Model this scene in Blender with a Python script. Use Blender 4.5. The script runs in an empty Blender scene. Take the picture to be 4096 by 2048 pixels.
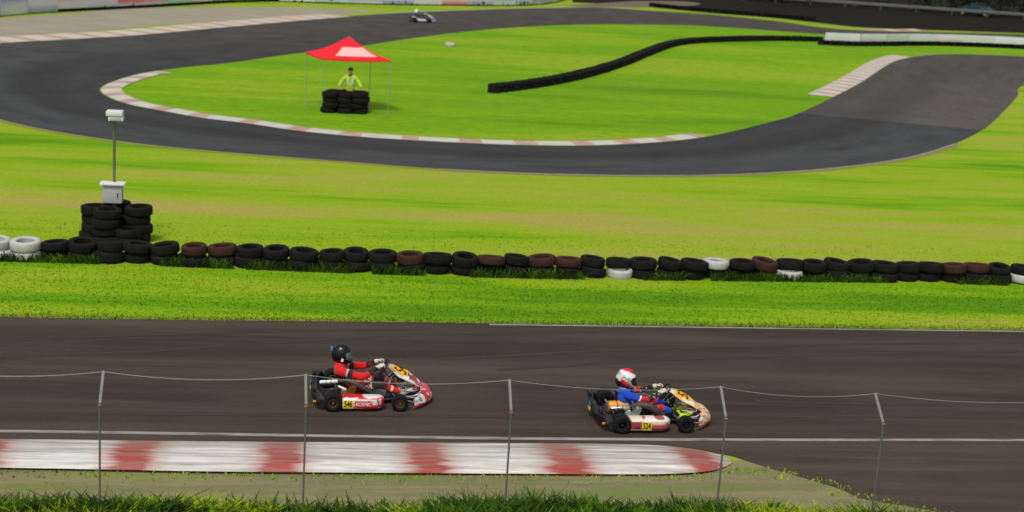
import bpy, bmesh, math, random
import numpy as np
from mathutils import Vector, Matrix, Euler, Quaternion, noise as mnoise
random.seed(7)
rnd = random.Random(11)
sc = bpy.context.scene
COL = sc.collection
PI = math.pi

# ------------------------------------------------------------------ camera model (also used to survey the ground plan)
K = 2576 / 1024
F = 3700 / K
H = 7.55
R = np.array([[0.98973917, 0.03150545, 0.13936924],
              [-0.12855182, -0.2294637, 0.96479057],
              [0.06237634, -0.97280718, -0.22305913]])

def _ray(px, py):
    return R @ np.array([px / K - 512, py / K - 256, F])

def G(px, py, z=0.0):
    """survey point of the plan: photograph pixel (2576 wide) -> ground metres"""
    w = _ray(px, py)
    k = (z - H) / w[2]
    return Vector((w[0] * k, w[1] * k, z))

def atY(px, py, y):
    w = _ray(px, py)
    k = y / w[1]
    return Vector((w[0] * k, y, H + w[2] * k))

cam_d = bpy.data.cameras.new("Camera")
cam = bpy.data.objects.new("Camera", cam_d)
COL.objects.link(cam)
cam.matrix_world = Matrix((
    (R[0, 0], -R[0, 1], -R[0, 2], 0),
    (R[1, 0], -R[1, 1], -R[1, 2], 0),
    (R[2, 0], -R[2, 1], -R[2, 2], H),
    (0, 0, 0, 1)))
cam_d.sensor_width = 36
cam_d.lens = 36 * F / 1024
cam_d.clip_end = 2000
cam_d.clip_start = 0.1
cam_d.dof.use_dof = True
cam_d.dof.focus_distance = 23.1
cam_d.dof.aperture_fstop = 1.2
sc.camera = cam

# ------------------------------------------------------------------ materials
class NT:
    def __init__(s, name):
        s.m = bpy.data.materials.new(name)
        s.m.use_nodes = True
        s.t = s.m.node_tree
        s.t.nodes.clear()
        s.out = s.t.nodes.new("ShaderNodeOutputMaterial")
        s.b = s.t.nodes.new("ShaderNodeBsdfPrincipled")
        s.t.links.new(s.b.outputs[0], s.out.inputs[0])

    def link(s, a, b):
        s.t.links.new(a, b)

    def setb(s, **kw):
        for k, v in kw.items():
            s.put(s.b.inputs[k.replace("_", " ")], v)
        return s

    def put(s, inp, v):
        if hasattr(v, "is_output"):
            s.link(v, inp)
        elif isinstance(v, (tuple, list)):
            v = tuple(v)
            if len(inp.default_value) == 4 and len(v) == 3:
                v = v + (1,)
            inp.default_value = v
        else:
            inp.default_value = v

    def coord(s, kind="pos", scale=(1, 1, 1), loc=(0, 0, 0)):
        if kind == "pos":
            o = s.t.nodes.new("ShaderNodeNewGeometry").outputs["Position"]
        elif kind == "uv":
            o = s.t.nodes.new("ShaderNodeUVMap").outputs[0]
        else:
            o = s.t.nodes.new("ShaderNodeTexCoord").outputs["Object"]
        mp = s.t.nodes.new("ShaderNodeMapping")
        mp.inputs["Scale"].default_value = scale
        mp.inputs["Location"].default_value = loc
        s.link(o, mp.inputs[0])
        return mp.outputs[0]

    def noise(s, co, scale=1, detail=4, rough=0.55, dist=0):
        n = s.t.nodes.new("ShaderNodeTexNoise")
        s.link(co, n.inputs["Vector"])
        n.inputs["Scale"].default_value = scale
        n.inputs["Detail"].default_value = detail
        n.inputs["Roughness"].default_value = rough
        n.inputs["Distortion"].default_value = dist
        return n.outputs[0]

    def ramp(s, fac, stops, interp="LINEAR"):
        r = s.t.nodes.new("ShaderNodeValToRGB")
        r.color_ramp.interpolation = interp
        e = r.color_ramp.elements
        while len(e) < len(stops):
            e.new(0.5)
        for i, (p, c) in enumerate(stops):
            e[i].position = p
            if not isinstance(c, (tuple, list)):
                c = (c, c, c)
            e[i].color = tuple(c[:3]) + (1,)
        s.link(fac, r.inputs[0])
        return r.outputs[0]

    def mix(s, fac, a, b, mode="MIX"):
        m = s.t.nodes.new("ShaderNodeMix")
        m.data_type = "RGBA"
        m.blend_type = mode
        s.put(m.inputs[0], fac)
        s.put(m.inputs[6], a)
        s.put(m.inputs[7], b)
        return m.outputs[2]

    def math(s, op, a, b=0.0, clamp=False):
        m = s.t.nodes.new("ShaderNodeMath")
        m.operation = op
        m.use_clamp = clamp
        s.put(m.inputs[0], a)
        s.put(m.inputs[1], b)
        return m.outputs[0]

    def sep(s, v):
        n = s.t.nodes.new("ShaderNodeSeparateXYZ")
        s.link(v, n.inputs[0])
        return n.outputs

    def attr(s, name):
        n = s.t.nodes.new("ShaderNodeAttribute")
        n.attribute_name = name
        return n.outputs["Color"]

    def bump(s, h, strength=0.3, dist=0.01):
        n = s.t.nodes.new("ShaderNodeBump")
        n.inputs["Strength"].default_value = strength
        n.inputs["Distance"].default_value = dist
        s.link(h, n.inputs["Height"])
        s.link(n.outputs[0], s.b.inputs["Normal"])


def solid(name, col, rough=0.5, metal=0.0, spec=0.5, var=0.15, scale=30, coat=0.0):
    n = NT(name)
    co = n.coord("obj")
    f = n.noise(co, scale, 5)
    c = n.mix(f, tuple(x * (1 - var) for x in col), tuple(min(1, x * (1 + var)) for x in col))
    g = n.noise(co, 7, 3)
    n.setb(Base_Color=c, Metallic=metal)
    n.b.inputs["Specular IOR Level"].default_value = spec
    n.b.inputs["Coat Weight"].default_value = coat
    n.setb(Roughness=n.ramp(g, [(0.3, max(0.03, rough - 0.1)), (0.7, min(1, rough + 0.1))]))
    return n.m

def livery(name, rough=0.35, coat=0.3, dirt=0.35, spec=0.5, fabric=False):
    """reads the painted livery of a shell from its 'paint' attribute, with grime on top"""
    n = NT(name)
    co = n.coord("obj")
    c = n.attr("paint")
    f = n.noise(co, 22, 6, 0.65)
    c = n.mix(n.ramp(f, [(0.45, 0.0), (0.8, dirt)]), c, (0.07, 0.055, 0.045))
    if fabric:
        w = n.noise(n.coord("obj", (1, 1, 1)), 14, 4, 0.6, 0.8)
        n.bump(w, 0.6, 0.02)
        n.b.inputs["Sheen Weight"].default_value = 0.15
    n.setb(Base_Color=c, Roughness=rough)
    n.b.inputs["Coat Weight"].default_value = coat
    n.b.inputs["Specular IOR Level"].default_value = spec
    return n.m

def grass_mat(name, zone):
    n = NT(name)
    big = n.noise(n.coord("pos", (0.055, 0.42, 0.4)), 1.0, 3, 0.5, 0.4)
    mid = n.noise(n.coord("pos", (0.16, 1.25, 1.0), (7, 3, 0)), 1.0, 4, 0.6, 0.5)
    fine = n.noise(n.coord("pos", (0.8, 6.0, 4.0)), 1.0, 5, 0.7)
    tiny = n.noise(n.coord("pos", (9, 16, 9)), 1.0, 3, 0.7)
    vivid, deep, lime, dry, tan = (.145, .315, .006), (.092, .238, .005), (.235, .37, .010), (.29, .36, .03), (.36, .315, .075)
    if zone == "infield":
        wide = n.noise(n.coord("pos", (0.035, 0.07, 0.1), (4, 9, 0)), 1.0, 3, 0.5, 0.6)
        k = n.math("ADD", n.math("MULTIPLY", wide, .6), n.math("MULTIPLY", big, .4))
        c = n.ramp(k, [(0.36, deep), (0.44, vivid), (0.50, (.155, .335, .004)), (0.57, lime), (0.66, (.27, .36, .03)), (.74, (.24, .31, .05))])
        c = n.mix(n.ramp(mid, [(0.50, 0), (0.74, .5)]), c, (.17, .30, .025))
        c = n.mix(n.ramp(fine, [(0.55, 0), (0.8, .4)]), c, dry)
        c = n.mix(n.ramp(fine, [(0.22, .45), (0.42, 0)]), c, deep)
        blot = n.noise(n.coord("pos", (1.6, 2.2, 2)), 1.0, 6, .8)
        c = n.mix(n.ramp(blot, [(.32, .6), (.5, 0)]), c, (.06, .17, .004))
        c = n.mix(n.ramp(blot, [(.55, 0), (.75, .5)]), c, (.28, .40, .03))
    else:
        y = n.sep(n.coord("pos"))[1]
        z = n.ramp(n.math("DIVIDE", y, 60.0), [(0.0, .5), (.42, .20), (.445, .30), (.50, .16), (.53, .55), (.62, .66), (.80, .42), (.95, .55)])
        k = n.math("ADD", n.math("MULTIPLY", n.math("SUBTRACT", big, 0.5), 2.1), n.math("MULTIPLY", n.math("SUBTRACT", mid, 0.5), 1.3))
        k = n.math("ADD", k, z, True)
        c = n.ramp(k, [(0.0, deep), (0.2, vivid), (0.42, lime), (0.70, dry), (1.0, tan)])
        c = n.mix(n.ramp(fine, [(0.5, 0), (0.78, .45)]), c, vivid)
        c = n.mix(n.ramp(fine, [(0.24, .45), (0.42, 0)]), c, dry)
    c = n.mix(n.ramp(tiny, [(0.3, .32), (0.55, 0)]), c, tuple(x * .55 for x in deep))
    n.setb(Base_Color=c, Roughness=1.0)
    n.b.inputs["Specular IOR Level"].default_value = 0.08
    n.bump(tiny, 0.5, 0.04)
    return n.m

def asphalt_mat(name, base, light, dark, kind="straight"):
    n = NT(name)
    if kind == "straight":
        st = n.noise(n.coord("pos", (0.10, 1.6, 1)), 1, 4, 0.6, 0.2)
        st2 = n.noise(n.coord("pos", (0.35, 9, 1), (3, 1, 0)), 1, 5, 0.7)
    else:
        st = n.noise(n.coord("uv", (1, 0.05, 1)), 7, 4, 0.6)
        st2 = n.noise(n.coord("uv", (1, 0.02, 1), (3, 1, 0)), 40, 4, 0.7)
    pat = n.noise(n.coord("pos", (0.22, 0.35, 1)), 1, 4, 0.6)
    grain = n.noise(n.coord("pos", (60, 60, 60)), 1, 3, 0.8)
    c = n.ramp(st, [(0.30, dark), (0.48, base), (0.68, light)])
    c = n.mix(n.ramp(st2, [(0.54, 0), (0.74, .6)]), c, tuple(x * 1.18 for x in light))
    c = n.mix(n.ramp(st2, [(0.22, .5), (0.42, 0)]), c, dark)
    c = n.mix(n.ramp(pat, [(0.42, 0), (0.68, .6)]), c, tuple(x * 1.08 for x in light))
    if kind != "straight":
        u = n.sep(n.coord("uv"))[0]
        rub = n.ramp(u, [(0.0, .15), (0.2, 0), (0.42, .15), (0.56, .9), (0.68, .9), (0.84, .55), (0.95, .75), (1.0, .6)])
        c = n.mix(n.math("MULTIPLY", rub, 0.75), c, tuple(x * .72 for x in dark))
        far = n.ramp(n.math("DIVIDE", n.sep(n.coord("pos"))[1], 120.0), [(.55, 0), (.8, .8)])
        c = n.mix(far, c, n.ramp(st, [(.3, (.040, .034, .029)), (.7, (.082, .073, .060))]))
    else:
        y = n.sep(n.coord("pos"))[1]
        wob = n.math("ADD", y, n.math("MULTIPLY", n.noise(n.coord("pos", (.12, .3, 1)), 1, 2), 0.9))
        yy = n.math("DIVIDE", n.math("SUBTRACT", wob, 18.0), 12.0)
        rub = n.ramp(yy, [(0.2, .0), (.33, .35), (.45, .3), (.52, .0), (.58, .5), (.66, .55), (.72, .1), (.76, .55), (.80, .6)])
        c = n.mix(n.math("MULTIPLY", rub, .8), c, tuple(x * .6 for x in dark))
    c = n.mix(n.ramp(grain, [(0.35, .35), (0.6, 0)]), c, tuple(x * .45 for x in dark))
    c = n.mix(n.ramp(grain, [(0.62, 0), (0.8, .25)]), c, tuple(x * 2.2 for x in light))
    n.setb(Base_Color=c, Roughness=.92)
    n.b.inputs["Specular IOR Level"].default_value = 0.25
    n.bump(grain, 0.5, 0.01)
    return n.m

def worn_paint(name, col, under, wear=(0.48, 0.66), spread=(0.5, 3.0, 2.0)):
    n = NT(name)
    a = n.noise(n.coord("pos", spread), 2.2, 6, 0.72, 0.3)
    b = n.noise(n.coord("pos", (1.5, 14, 8)), 1, 5, 0.7)
    f = n.math("ADD", n.math("MULTIPLY", a, .65), n.math("MULTIPLY", b, .35))
    c = n.mix(n.ramp(n.noise(n.coord("pos", (2, 5, 4)), 1.5, 4), [(.35, 0), (.7, .35)]), col, tuple(x * .72 for x in col))
    c = n.mix(n.ramp(f, [(wear[0], 0), (wear[1], .9)]), c, under)
    n.setb(Base_Color=c, Roughness=.8)
    n.b.inputs["Specular IOR Level"].default_value = .25
    n.bump(b, .4, .01)
    return n.m

def ground_mat(name, cols, sx=.3, sy=2.2):
    n = NT(name)
    a = n.noise(n.coord("pos", (sx, sy, 1)), 1, 5, .65, .4)
    b = n.noise(n.coord("pos", (3, 9, 3)), 1, 5, .7)
    f = n.math("ADD", n.math("MULTIPLY", a, .7), n.math("MULTIPLY", b, .3))
    n.setb(Base_Color=n.ramp(f, [(.3 + .4 * i / (len(cols) - 1), c) for i, c in enumerate(cols)]), Roughness=1)
    n.b.inputs["Specular IOR Level"].default_value = .08
    n.bump(b, .6, .03)
    return n.m

M = {}
M["grass"] = grass_mat("mown grass", "verge")
M["infield"] = grass_mat("infield grass", "infield")
M["straight"] = asphalt_mat("brown asphalt", (.053, .0375, .0275), (.088, .067, .051), (.033, .0245, .0185))
M["loop"] = asphalt_mat("blue grey asphalt", (.046, .048, .050), (.062, .065, .067), (.026, .026, .027), "loop")
M["old"] = asphalt_mat("old pale asphalt", (.082, .073, .063), (.10, .09, .077), (.060, .054, .050), "loop")
M["service"] = ground_mat("dark tarmac with painted tree shade", [(.006, .006, .006), (.013, .011, .009), (.022, .018, .014)])  # dark tarmac, with the shade of the trees put into its colour
M["gravel"] = ground_mat("pale gravel", [(.21, .18, .12), (.30, .27, .20), (.38, .36, .29)])
M["dirt"] = ground_mat("tan dirt", [(.09, .07, .05), (.16, .125, .09), (.2, .17, .13)])
M["fringe"] = ground_mat("dusty road edge", [(.13, .26, .01), (.21, .25, .04), (.24, .20, .08), (.19, .24, .03), (.13, .28, .006)], .5, 4)
M["verge"] = ground_mat("worn verge", [(.14, .24, .02), (.20, .23, .06), (.23, .205, .11), (.18, .17, .09), (.13, .23, .02), (.21, .23, .07)], .18, 2.6)
M["white_kerb"] = worn_paint("worn white kerb paint", (.66, .655, .61), (.22, .2, .16), (.50, .68))
M["red_kerb"] = worn_paint("worn red kerb paint", (.36, .045, .035), (.42, .35, .29), (.46, .66))
def smeared_kerb(name, x0, per, red_part):
    n = NT(name)
    p = n.coord("pos")
    x, y = n.sep(p)[0], n.sep(p)[1]
    wob = n.noise(n.coord("pos", (.5, 5, 3)), 1.6, 5, .7)
    xx = n.math("ADD", x, n.math("MULTIPLY", n.math("SUBTRACT", wob, .5), .75))
    f = n.math("FRACT", n.math("DIVIDE", n.math("SUBTRACT", xx, x0), per))
    d = n.math("ABSOLUTE", n.math("SUBTRACT", f, .5))            # .5 in the middle of a red block
    lim = red_part / 2
    red = n.ramp(d, [(.5 - lim - .15, 0), (.5 - lim - .03, .42), (.5 - lim + .04, .95)])
    a = n.noise(n.coord("pos", (.35, 5, 2)), 1.5, 6, .7, .3)
    b = n.noise(n.coord("pos", (1.1, 16, 8)), 1, 5, .7)
    wh = n.ramp(n.noise(n.coord("pos", (.6, 7, 4)), 1.3, 5, .7), [(.3, (.50, .49, .45)), (.5, (.64, .635, .60)), (.7, (.70, .695, .66))])
    rd = n.ramp(b, [(.3, (.29, .032, .026)), (.6, (.36, .05, .04)), (.78, (.46, .17, .13))])
    c = n.mix(red, wh, rd)
    f2 = n.math("ADD", n.math("MULTIPLY", a, .6), n.math("MULTIPLY", b, .4))
    yy = n.math("SUBTRACT", y, 19.15)
    tip = n.ramp(n.math("DIVIDE", x, 10.0), [(.60, 0), (.68, .25)])
    f2 = n.math("ADD", f2, tip)
    grime = n.ramp(n.math("ADD", f2, n.math("MULTIPLY", yy, .085)), [(.47, 0), (.66, .85)])
    c = n.mix(grime, c, (.25, .225, .18))
    joint = n.ramp(n.noise(n.coord("pos", (.12, 11, 1), (5, 2, 0)), 1, 2, .5), [(.31, .6), (.36, 0)])
    c = n.mix(joint, c, (.10, .08, .06))
    n.setb(Base_Color=c, Roughness=.85)
    n.b.inputs["Specular IOR Level"].default_value = .2
    n.bump(b, .5, .012)
    return n.m
_c = G(342, 1150).x
_per = (G(1750, 1150).x - _c) / 4
M["near_kerb"] = smeared_kerb("smeared kerb paint", _c + 50 * 0 - 20 * _per, _per, .26)
M["far_white"] = worn_paint("faded cream kerb paint", (.56, .53, .44), (.34, .28, .2), (.46, .7))
M["far_red"] = worn_paint("faded pink kerb paint", (.44, .22, .16), (.46, .39, .3), (.42, .64))
M["hair_white"] = worn_paint("faded hairpin white", (.55, .54, .48), (.33, .28, .23), (.46, .7))
M["hair_red"] = worn_paint("faded hairpin red", (.38, .15, .12), (.48, .41, .35), (.38, .60))
M["white_line"] = worn_paint("road line paint", (.31, .295, .265), (.07, .06, .05), (.47, .64))
M["thin_line"] = worn_paint("faded edge paint", (.36, .35, .30), (.1, .1, .06), (.44, .66))
M["tyre_rubber"] = solid("tyre rubber", (.006, .006, .006), .8, 0, .25, .4, 25)
M["old_tyre"] = solid("weathered tyre", (.0085, .008, .0075), .9, 0, .16, .7, 9)
M["brown_tyre"] = solid("faded reddish painted tyre", (.042, .016, .011), .85, 0, .25, .5, 9)
M["white_tyre"] = solid("white painted tyre", (.44, .45, .42), .8, 0, .3, .25, 9)
M["black_plastic"] = solid("black plastic", (.008, .008, .009), .5, 0, .5, .3)
M["black_metal"] = solid("black metal", (.02, .02, .021), .4, .6, .5, .3)
M["frame_metal"] = solid("painted frame tube", (.035, .04, .075), .35, .3, .5, .3)
M["chrome"] = solid("brushed steel", (.62, .63, .63), .28, .9, .5, .12)
M["alu"] = solid("cast aluminium", (.42, .41, .385), .45, .7, .5, .3)
M["white_metal"] = solid("white enamel", (.72, .73, .70), .4, .1, .5, .1)
M["exhaust"] = solid("burnt exhaust steel", (.065, .052, .040), .55, .45, .4, .4, 12)
M["brown_engine"] = solid("oily bronze engine", (.19, .10, .035), .5, .5, .4, .5, 25)
M["gold_rim"] = solid("bronze rim", (.20, .125, .045), .4, .7, .5, .25)
M["black_rim"] = solid("dark rim", (.022, .02, .02), .45, .6, .5, .25)
M["orange_box"] = solid("orange plastic", (.72, .30, .012), .4, 0, .5, .15)
M["yellow_plate"] = solid("yellow plate", (.80, .60, .012), .45, 0, .4, .08)
M["amber_plate"] = solid("amber plate", (.82, .40, .01), .45, 0, .4, .08)
M["black_ink"] = solid("black lettering", (.012, .011, .008), .6, 0, .3, .1)
M["white_ink"] = solid("white lettering", (.78, .77, .75), .5, 0, .4, .06)
M["blue_ink"] = solid("blue lettering", (.06, .09, .32), .5, 0, .4, .1)
M["red_ink"] = solid("red lettering", (.6, .03, .03), .5, 0, .4, .1)
M["clear"] = solid("pale clear plastic", (.42, .44, .43), .2, 0, .5, .1)
M["shell"] = livery("glossy painted shell")
M["suit"] = livery("race suit cloth", .8, 0, .25, .2, True)
M["helmet"] = livery("helmet lacquer", .25, .12, .05, .35)
M["skin"] = livery("skin and cloth", .7, 0, .05, .3)
M["visor_blue"] = solid("blue mirrored visor", (.30, .44, .52), .16, .85, .6, .2, 6)
M["visor_dark"] = solid("smoked visor", (.015, .014, .014), .12, .1, .6, .2)
M["teal"] = solid("teal plastic", (.02, .22, .36), .4)
M["lime_shoe"] = solid("fluorescent shoe leather", (.55, .75, .01), .6, 0, .3, .12)
M["grey_shoe"] = solid("grey boot leather", (.42, .40, .36), .6, 0, .3, .2)
M["cream_glove"] = solid("cream glove leather", (.58, .53, .44), .7, 0, .3, .15)
M["fence_steel"] = solid("dull fence post steel", (.13, .125, .115), .7, .2, .3, .2, 9)
M["bent_steel"] = solid("sky-lit post top steel", (.21, .22, .21), .8, .1, .25, .25, 12)  # paler than the posts: sky light on the bent tops is painted in
M["concrete"] = solid("grey concrete", (.30, .31, .30), .9, 0, .2, .2, 14)
M["pale_concrete"] = solid("pale concrete", (.40, .42, .415), .9, 0, .2, .2, 14)
M["rust"] = solid("rusty iron", (.30, .15, .065), .85, .2, .3, .4)
M["wire"] = solid("galvanised wire", (.34, .34, .31), .5, .5, .4, .1)
M["red_canvas"] = solid("red canvas", (.84, .022, .034), .75, 0, .2, .12, 5)
def canvas():
    n = NT("creased red canvas")
    w_ = n.noise(n.coord("obj", (1, 1, 1)), 3.5, 5, .6, .6)
    n.setb(Base_Color=n.ramp(w_, [(.3, (.72, .016, .026)), (.7, (.88, .026, .038))]), Roughness=.8)
    n.b.inputs["Specular IOR Level"].default_value = .15
    n.bump(w_, .9, .08)
    return n.m
M["red_canvas"] = canvas()
M["pink_print"] = solid("white print on canvas", (.85, .46, .43), .75, 0, .2, .08)
M["bark"] = solid("bark", (.06, .045, .03), .95, 0, .1, .4, 8)
M["hair"] = solid("dark hair", (.015, .012, .01), .6, 0, .3, .2)
M["glass"] = solid("car glass", (.02, .03, .035), .08, 0, .6, .1)
M["teal_car"] = solid("teal car paint", (.012, .07, .095), .3, .2, .5, .1, 4, .6)
M["galv"] = solid("dull galvanised steel", (.16, .165, .15), .6, .4, .4, .2, 6)

def leaf_mat(name, a, b, c):
    n = NT(name)
    f = n.noise(n.coord("pos"), 2.2, 5, .7)
    col = n.ramp(f, [(.32, a), (.5, b), (.68, c)])
    n.setb(Base_Color=col, Roughness=.85)
    n.b.inputs["Specular IOR Level"].default_value = .12
    return n.m
M["leaf"] = leaf_mat("dark leaves", (.008, .018, .005), (.018, .035, .008), (.03, .055, .012))
M["weed"] = leaf_mat("rough grass blades", (.05, .095, .006), (.21, .30, .008), (.36, .46, .012))
M["dark_weed"] = leaf_mat("dark weed blades", (.012, .028, .003), (.03, .075, .004), (.08, .17, .006))

# ------------------------------------------------------------------ mesh helpers
class MB:
    def __init__(s):
        s.v, s.f, s.mi = [], [], []

    def add(s, vs, fs, mi=0, mat=None):
        b = len(s.v)
        s.v += [tuple(mat @ Vector(v)) for v in vs] if mat else [tuple(v) for v in vs]
        s.f += [tuple(b + i for i in f) for f in fs]
        s.mi += [mi] * len(fs)
        return s

    def box(s, c, size, mi=0, bev=0.0, rot=None):
        hx, hy, hz = (x / 2 for x in size)
        bm = bmesh.new()
        bmesh.ops.create_cube(bm, size=1)
        for v in bm.verts:
            v.co = Vector((v.co.x * size[0], v.co.y * size[1], v.co.z * size[2]))
        if bev:
            bmesh.ops.bevel(bm, geom=bm.edges[:], offset=min(bev, hx * .9, hy * .9, hz * .9), segments=2, affect="EDGES", profile=.6)
        bm.verts.index_update()
        m = Matrix.Translation(Vector(c))
        if rot is not None:
            m = m @ (rot.to_4x4() if hasattr(rot, "to_4x4") else rot)
        s.add([v.co for v in bm.verts], [[v.index for v in f.verts] for f in bm.faces], mi, m)
        bm.free()
        return s

    def tube(s, pts, r, n=10, mi=0, caps=True, smooth=0, flat=None):
        pts = [Vector(p) for p in pts]
        rr = list(r) if isinstance(r, (list, tuple)) else [r] * len(pts)
        if smooth:
            pts, rr = catmull(pts, rr, smooth)
        vs, fs = [], []
        up = None
        for i, p in enumerate(pts):
            d = (pts[min(i + 1, len(pts) - 1)] - pts[max(i - 1, 0)]).normalized()
            if up is None:
                up = Vector((0, 0, 1)) if abs(d.z) < .9 else Vector((1, 0, 0))
            side = d.cross(up).normalized()
            up = side.cross(d).normalized()
            for k in range(n):
                a = 2 * PI * k / n
                vs.append(p + side * (math.cos(a) * rr[i]) + up * (math.sin(a) * rr[i] * (flat or 1)))
        for i in range(len(pts) - 1):
            for k in range(n):
                a, b = i * n + k, i * n + (k + 1) % n
                fs.append((a, b, b + n, a + n))
        if caps:
            fs.append(tuple(range(n))[::-1])
            fs.append(tuple((len(pts) - 1) * n + k for k in range(n)))
        return s.add(vs, fs, mi)

    def lathe(s, prof, n=28, mi=0, mat=None, closed=False):
        """prof: list of (radius, height) round local z"""
        vs, fs = [], []
        for r, h in prof:
            for k in range(n):
                a = 2 * PI * k / n
                vs.append((r * math.cos(a), r * math.sin(a), h))
        m = len(prof)
        for i in range(m if closed else m - 1):
            j = (i + 1) % m
            for k in range(n):
                a, b = i * n + k, i * n + (k + 1) % n
                c, d = j * n + (k + 1) % n, j * n + k
                fs.append((a, b, c, d))
        return s.add(vs, fs, mi, mat)

    def grid(s, rows, mi=0, closed=False, cap=False):
        """rows of equal length -> surface"""
        n = len(rows[0])
        vs = [p for r in rows for p in r]
        fs = []
        for i in range(len(rows) - 1):
            for k in range(n if closed else n - 1):
                a, b = i * n + k, i * n + (k + 1) % n
                fs.append((a, b, b + n, a + n))
        if cap:
            fs.append(tuple(range(n))[::-1])
            fs.append(tuple((len(rows) - 1) * n + k for k in range(n)))
        return s.add(vs, fs, mi)

    def ball(s, c, r, mi=0, nu=16, nv=10):
        r = r if isinstance(r, (tuple, list)) else (r, r, r)
        rows = []
        for i in range(nv + 1):
            t = PI * i / nv
            rr = max(math.sin(t), 1e-3)
            rows.append([(c[0] + r[0] * rr * math.cos(2 * PI * k / nu), c[1] + r[1] * rr * math.sin(2 * PI * k / nu), c[2] - r[2] * math.cos(t)) for k in range(nu)])
        return s.grid(rows, mi, True, True)

    def build(s, name, mats, parent=None, loc=None, angle=40, paint=None, uv=None, thick=None):
        me = bpy.data.meshes.new(name)
        me.from_pydata(s.v, [], s.f)
        mats = mats if isinstance(mats, (list, tuple)) else [mats]
        for m in mats:
            me.materials.append(M[m] if isinstance(m, str) else m)
        if len(mats) > 1:
            me.polygons.foreach_set("material_index", s.mi)
        return finish(me, name, parent, loc, angle, paint)


def catmull(pts, rr, sub):
    P, Q = [], []
    n = len(pts)
    for i in range(n - 1):
        p0, p1, p2, p3 = pts[max(i - 1, 0)], pts[i], pts[i + 1], pts[min(i + 2, n - 1)]
        for k in range(sub):
            t = k / sub
            P.append(.5 * ((2 * p1) + (p2 - p0) * t + (2 * p0 - 5 * p1 + 4 * p2 - p3) * t * t + (3 * p1 - p0 - 3 * p2 + p3) * t ** 3))
            Q.append(rr[i] * (1 - t) + rr[i + 1] * t)
    P.append(pts[-1]); Q.append(rr[-1])
    return P, Q

def finish(me, name, parent=None, loc=None, angle=40, paint=None):
    bm = bmesh.new()
    bm.from_mesh(me)
    if angle:
        bmesh.ops.recalc_face_normals(bm, faces=bm.faces[:])
        lim = math.radians(angle)
        for e in bm.edges:
            e.smooth = len(e.link_faces) == 2 and e.calc_face_angle(0) < lim
        for f in bm.faces:
            f.smooth = True
    bm.to_mesh(me)
    bm.free()
    if paint:
        at = me.color_attributes.new("paint", "FLOAT_COLOR", "POINT")
        buf = np.ones((len(me.vertices), 4), np.float32)
        for v in me.vertices:
            buf[v.index, :3] = paint(v.co)
        at.data.foreach_set("color", buf.ravel())
    me.update()
    o = bpy.data.objects.new(name, me)
    COL.objects.link(o)
    if parent:
        o.parent = parent
    if loc is not None:
        o.location = loc
    return o

def tag(o, label=None, cat=None, group=None, kind=None):
    if label: o["label"] = label
    if cat: o["category"] = cat
    if group: o["group"] = group
    if kind: o["kind"] = kind
    return o

def empty(name, loc, label, cat, group=None, rz=0):
    o = bpy.data.objects.new(name, None)
    COL.objects.link(o)
    o.location = loc
    o.rotation_euler = (0, 0, rz)
    o.empty_display_size = .2
    return tag(o, label, cat, group)

def child(o, parent, loc=None, rot=None, name=None):
    """a copy of an object under a parent"""
    c = o.copy()
    if name: c.name = name
    COL.objects.link(c)
    c.parent = parent
    if loc is not None: c.location = loc
    if rot is not None: c.rotation_euler = rot
    return c

def lettering(name, body, size, mat, mw, parent, shear=0.0, bold=0.0, spacing=1.0, sx=1.0, extrude=.0012):
    cu = bpy.data.curves.new(name, "FONT")
    cu.body = body
    cu.size = size
    cu.shear = shear
    cu.offset = bold
    cu.space_character = spacing
    cu.align_x = "CENTER"; cu.align_y = "CENTER"
    cu.extrude = extrude
    cu.resolution_u = 3
    t = bpy.data.objects.new(name, cu)
    COL.objects.link(t)
    dg = bpy.context.evaluated_depsgraph_get()
    me = bpy.data.meshes.new_from_object(t.evaluated_get(dg))
    bpy.data.objects.remove(t)
    me.transform(mw @ Matrix.Diagonal((sx, 1, 1, 1)))
    me.materials.clear()
    me.materials.append(M[mat])
    me.name = name
    o = bpy.data.objects.new(name, me)
    COL.objects.link(o)
    o.parent = parent
    return o

def skin_mesh(name, pts, edges, root, mats, parent, paint, sub=2, folds=0):
    keys = list(pts)
    ix = {k: i for i, k in enumerate(keys)}
    me = bpy.data.meshes.new(name)
    me.from_pydata([pts[k][0] for k in keys], [(ix[a], ix[b]) for a, b in edges], [])
    o = bpy.data.objects.new(name, me)
    COL.objects.link(o)
    o.modifiers.new("Skin", "SKIN")
    sv = me.skin_vertices[0].data
    for k in keys:
        r = pts[k][1]
        sv[ix[k]].radius = r if isinstance(r, tuple) else (r, r)
        sv[ix[k]].use_root = k == root
    ss = o.modifiers.new("Sub", "SUBSURF")
    ss.levels = ss.render_levels = sub
    dg = bpy.context.evaluated_depsgraph_get()
    res = bpy.data.meshes.new_from_object(o.evaluated_get(dg))
    bpy.data.objects.remove(o)
    res.name = name
    res.materials.clear()
    res.materials.append(M[mats])
    if folds:
        for v in res.vertices:
            p = v.co
            f = mnoise.noise(Vector((p.x * 17, p.y * 17, p.z * 17))) + .5 * mnoise.noise(Vector((p.x * 38, p.y * 30, p.z * 38 + 5)))
            v.co = p + v.normal * (folds * f)
    return finish(res, name, parent, None, 180, paint)

def seg_near(p, pts, edges):
    best = (9e9, None, 0)
    for a, b in edges:
        A, B = Vector(pts[a][0]), Vector(pts[b][0])
        d = B - A
        t = max(0, min(1, (p - A).dot(d) / max(d.length_squared, 1e-9)))
        ra, rb = pts[a][1], pts[b][1]
        ra = max(ra) if isinstance(ra, tuple) else ra
        rb = max(rb) if isinstance(rb, tuple) else rb
        q = (p - (A + d * t)).length - (ra * (1 - t) + rb * t)
        if q < best[0]:
            best = (q, (a, b), t)
    return best

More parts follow.
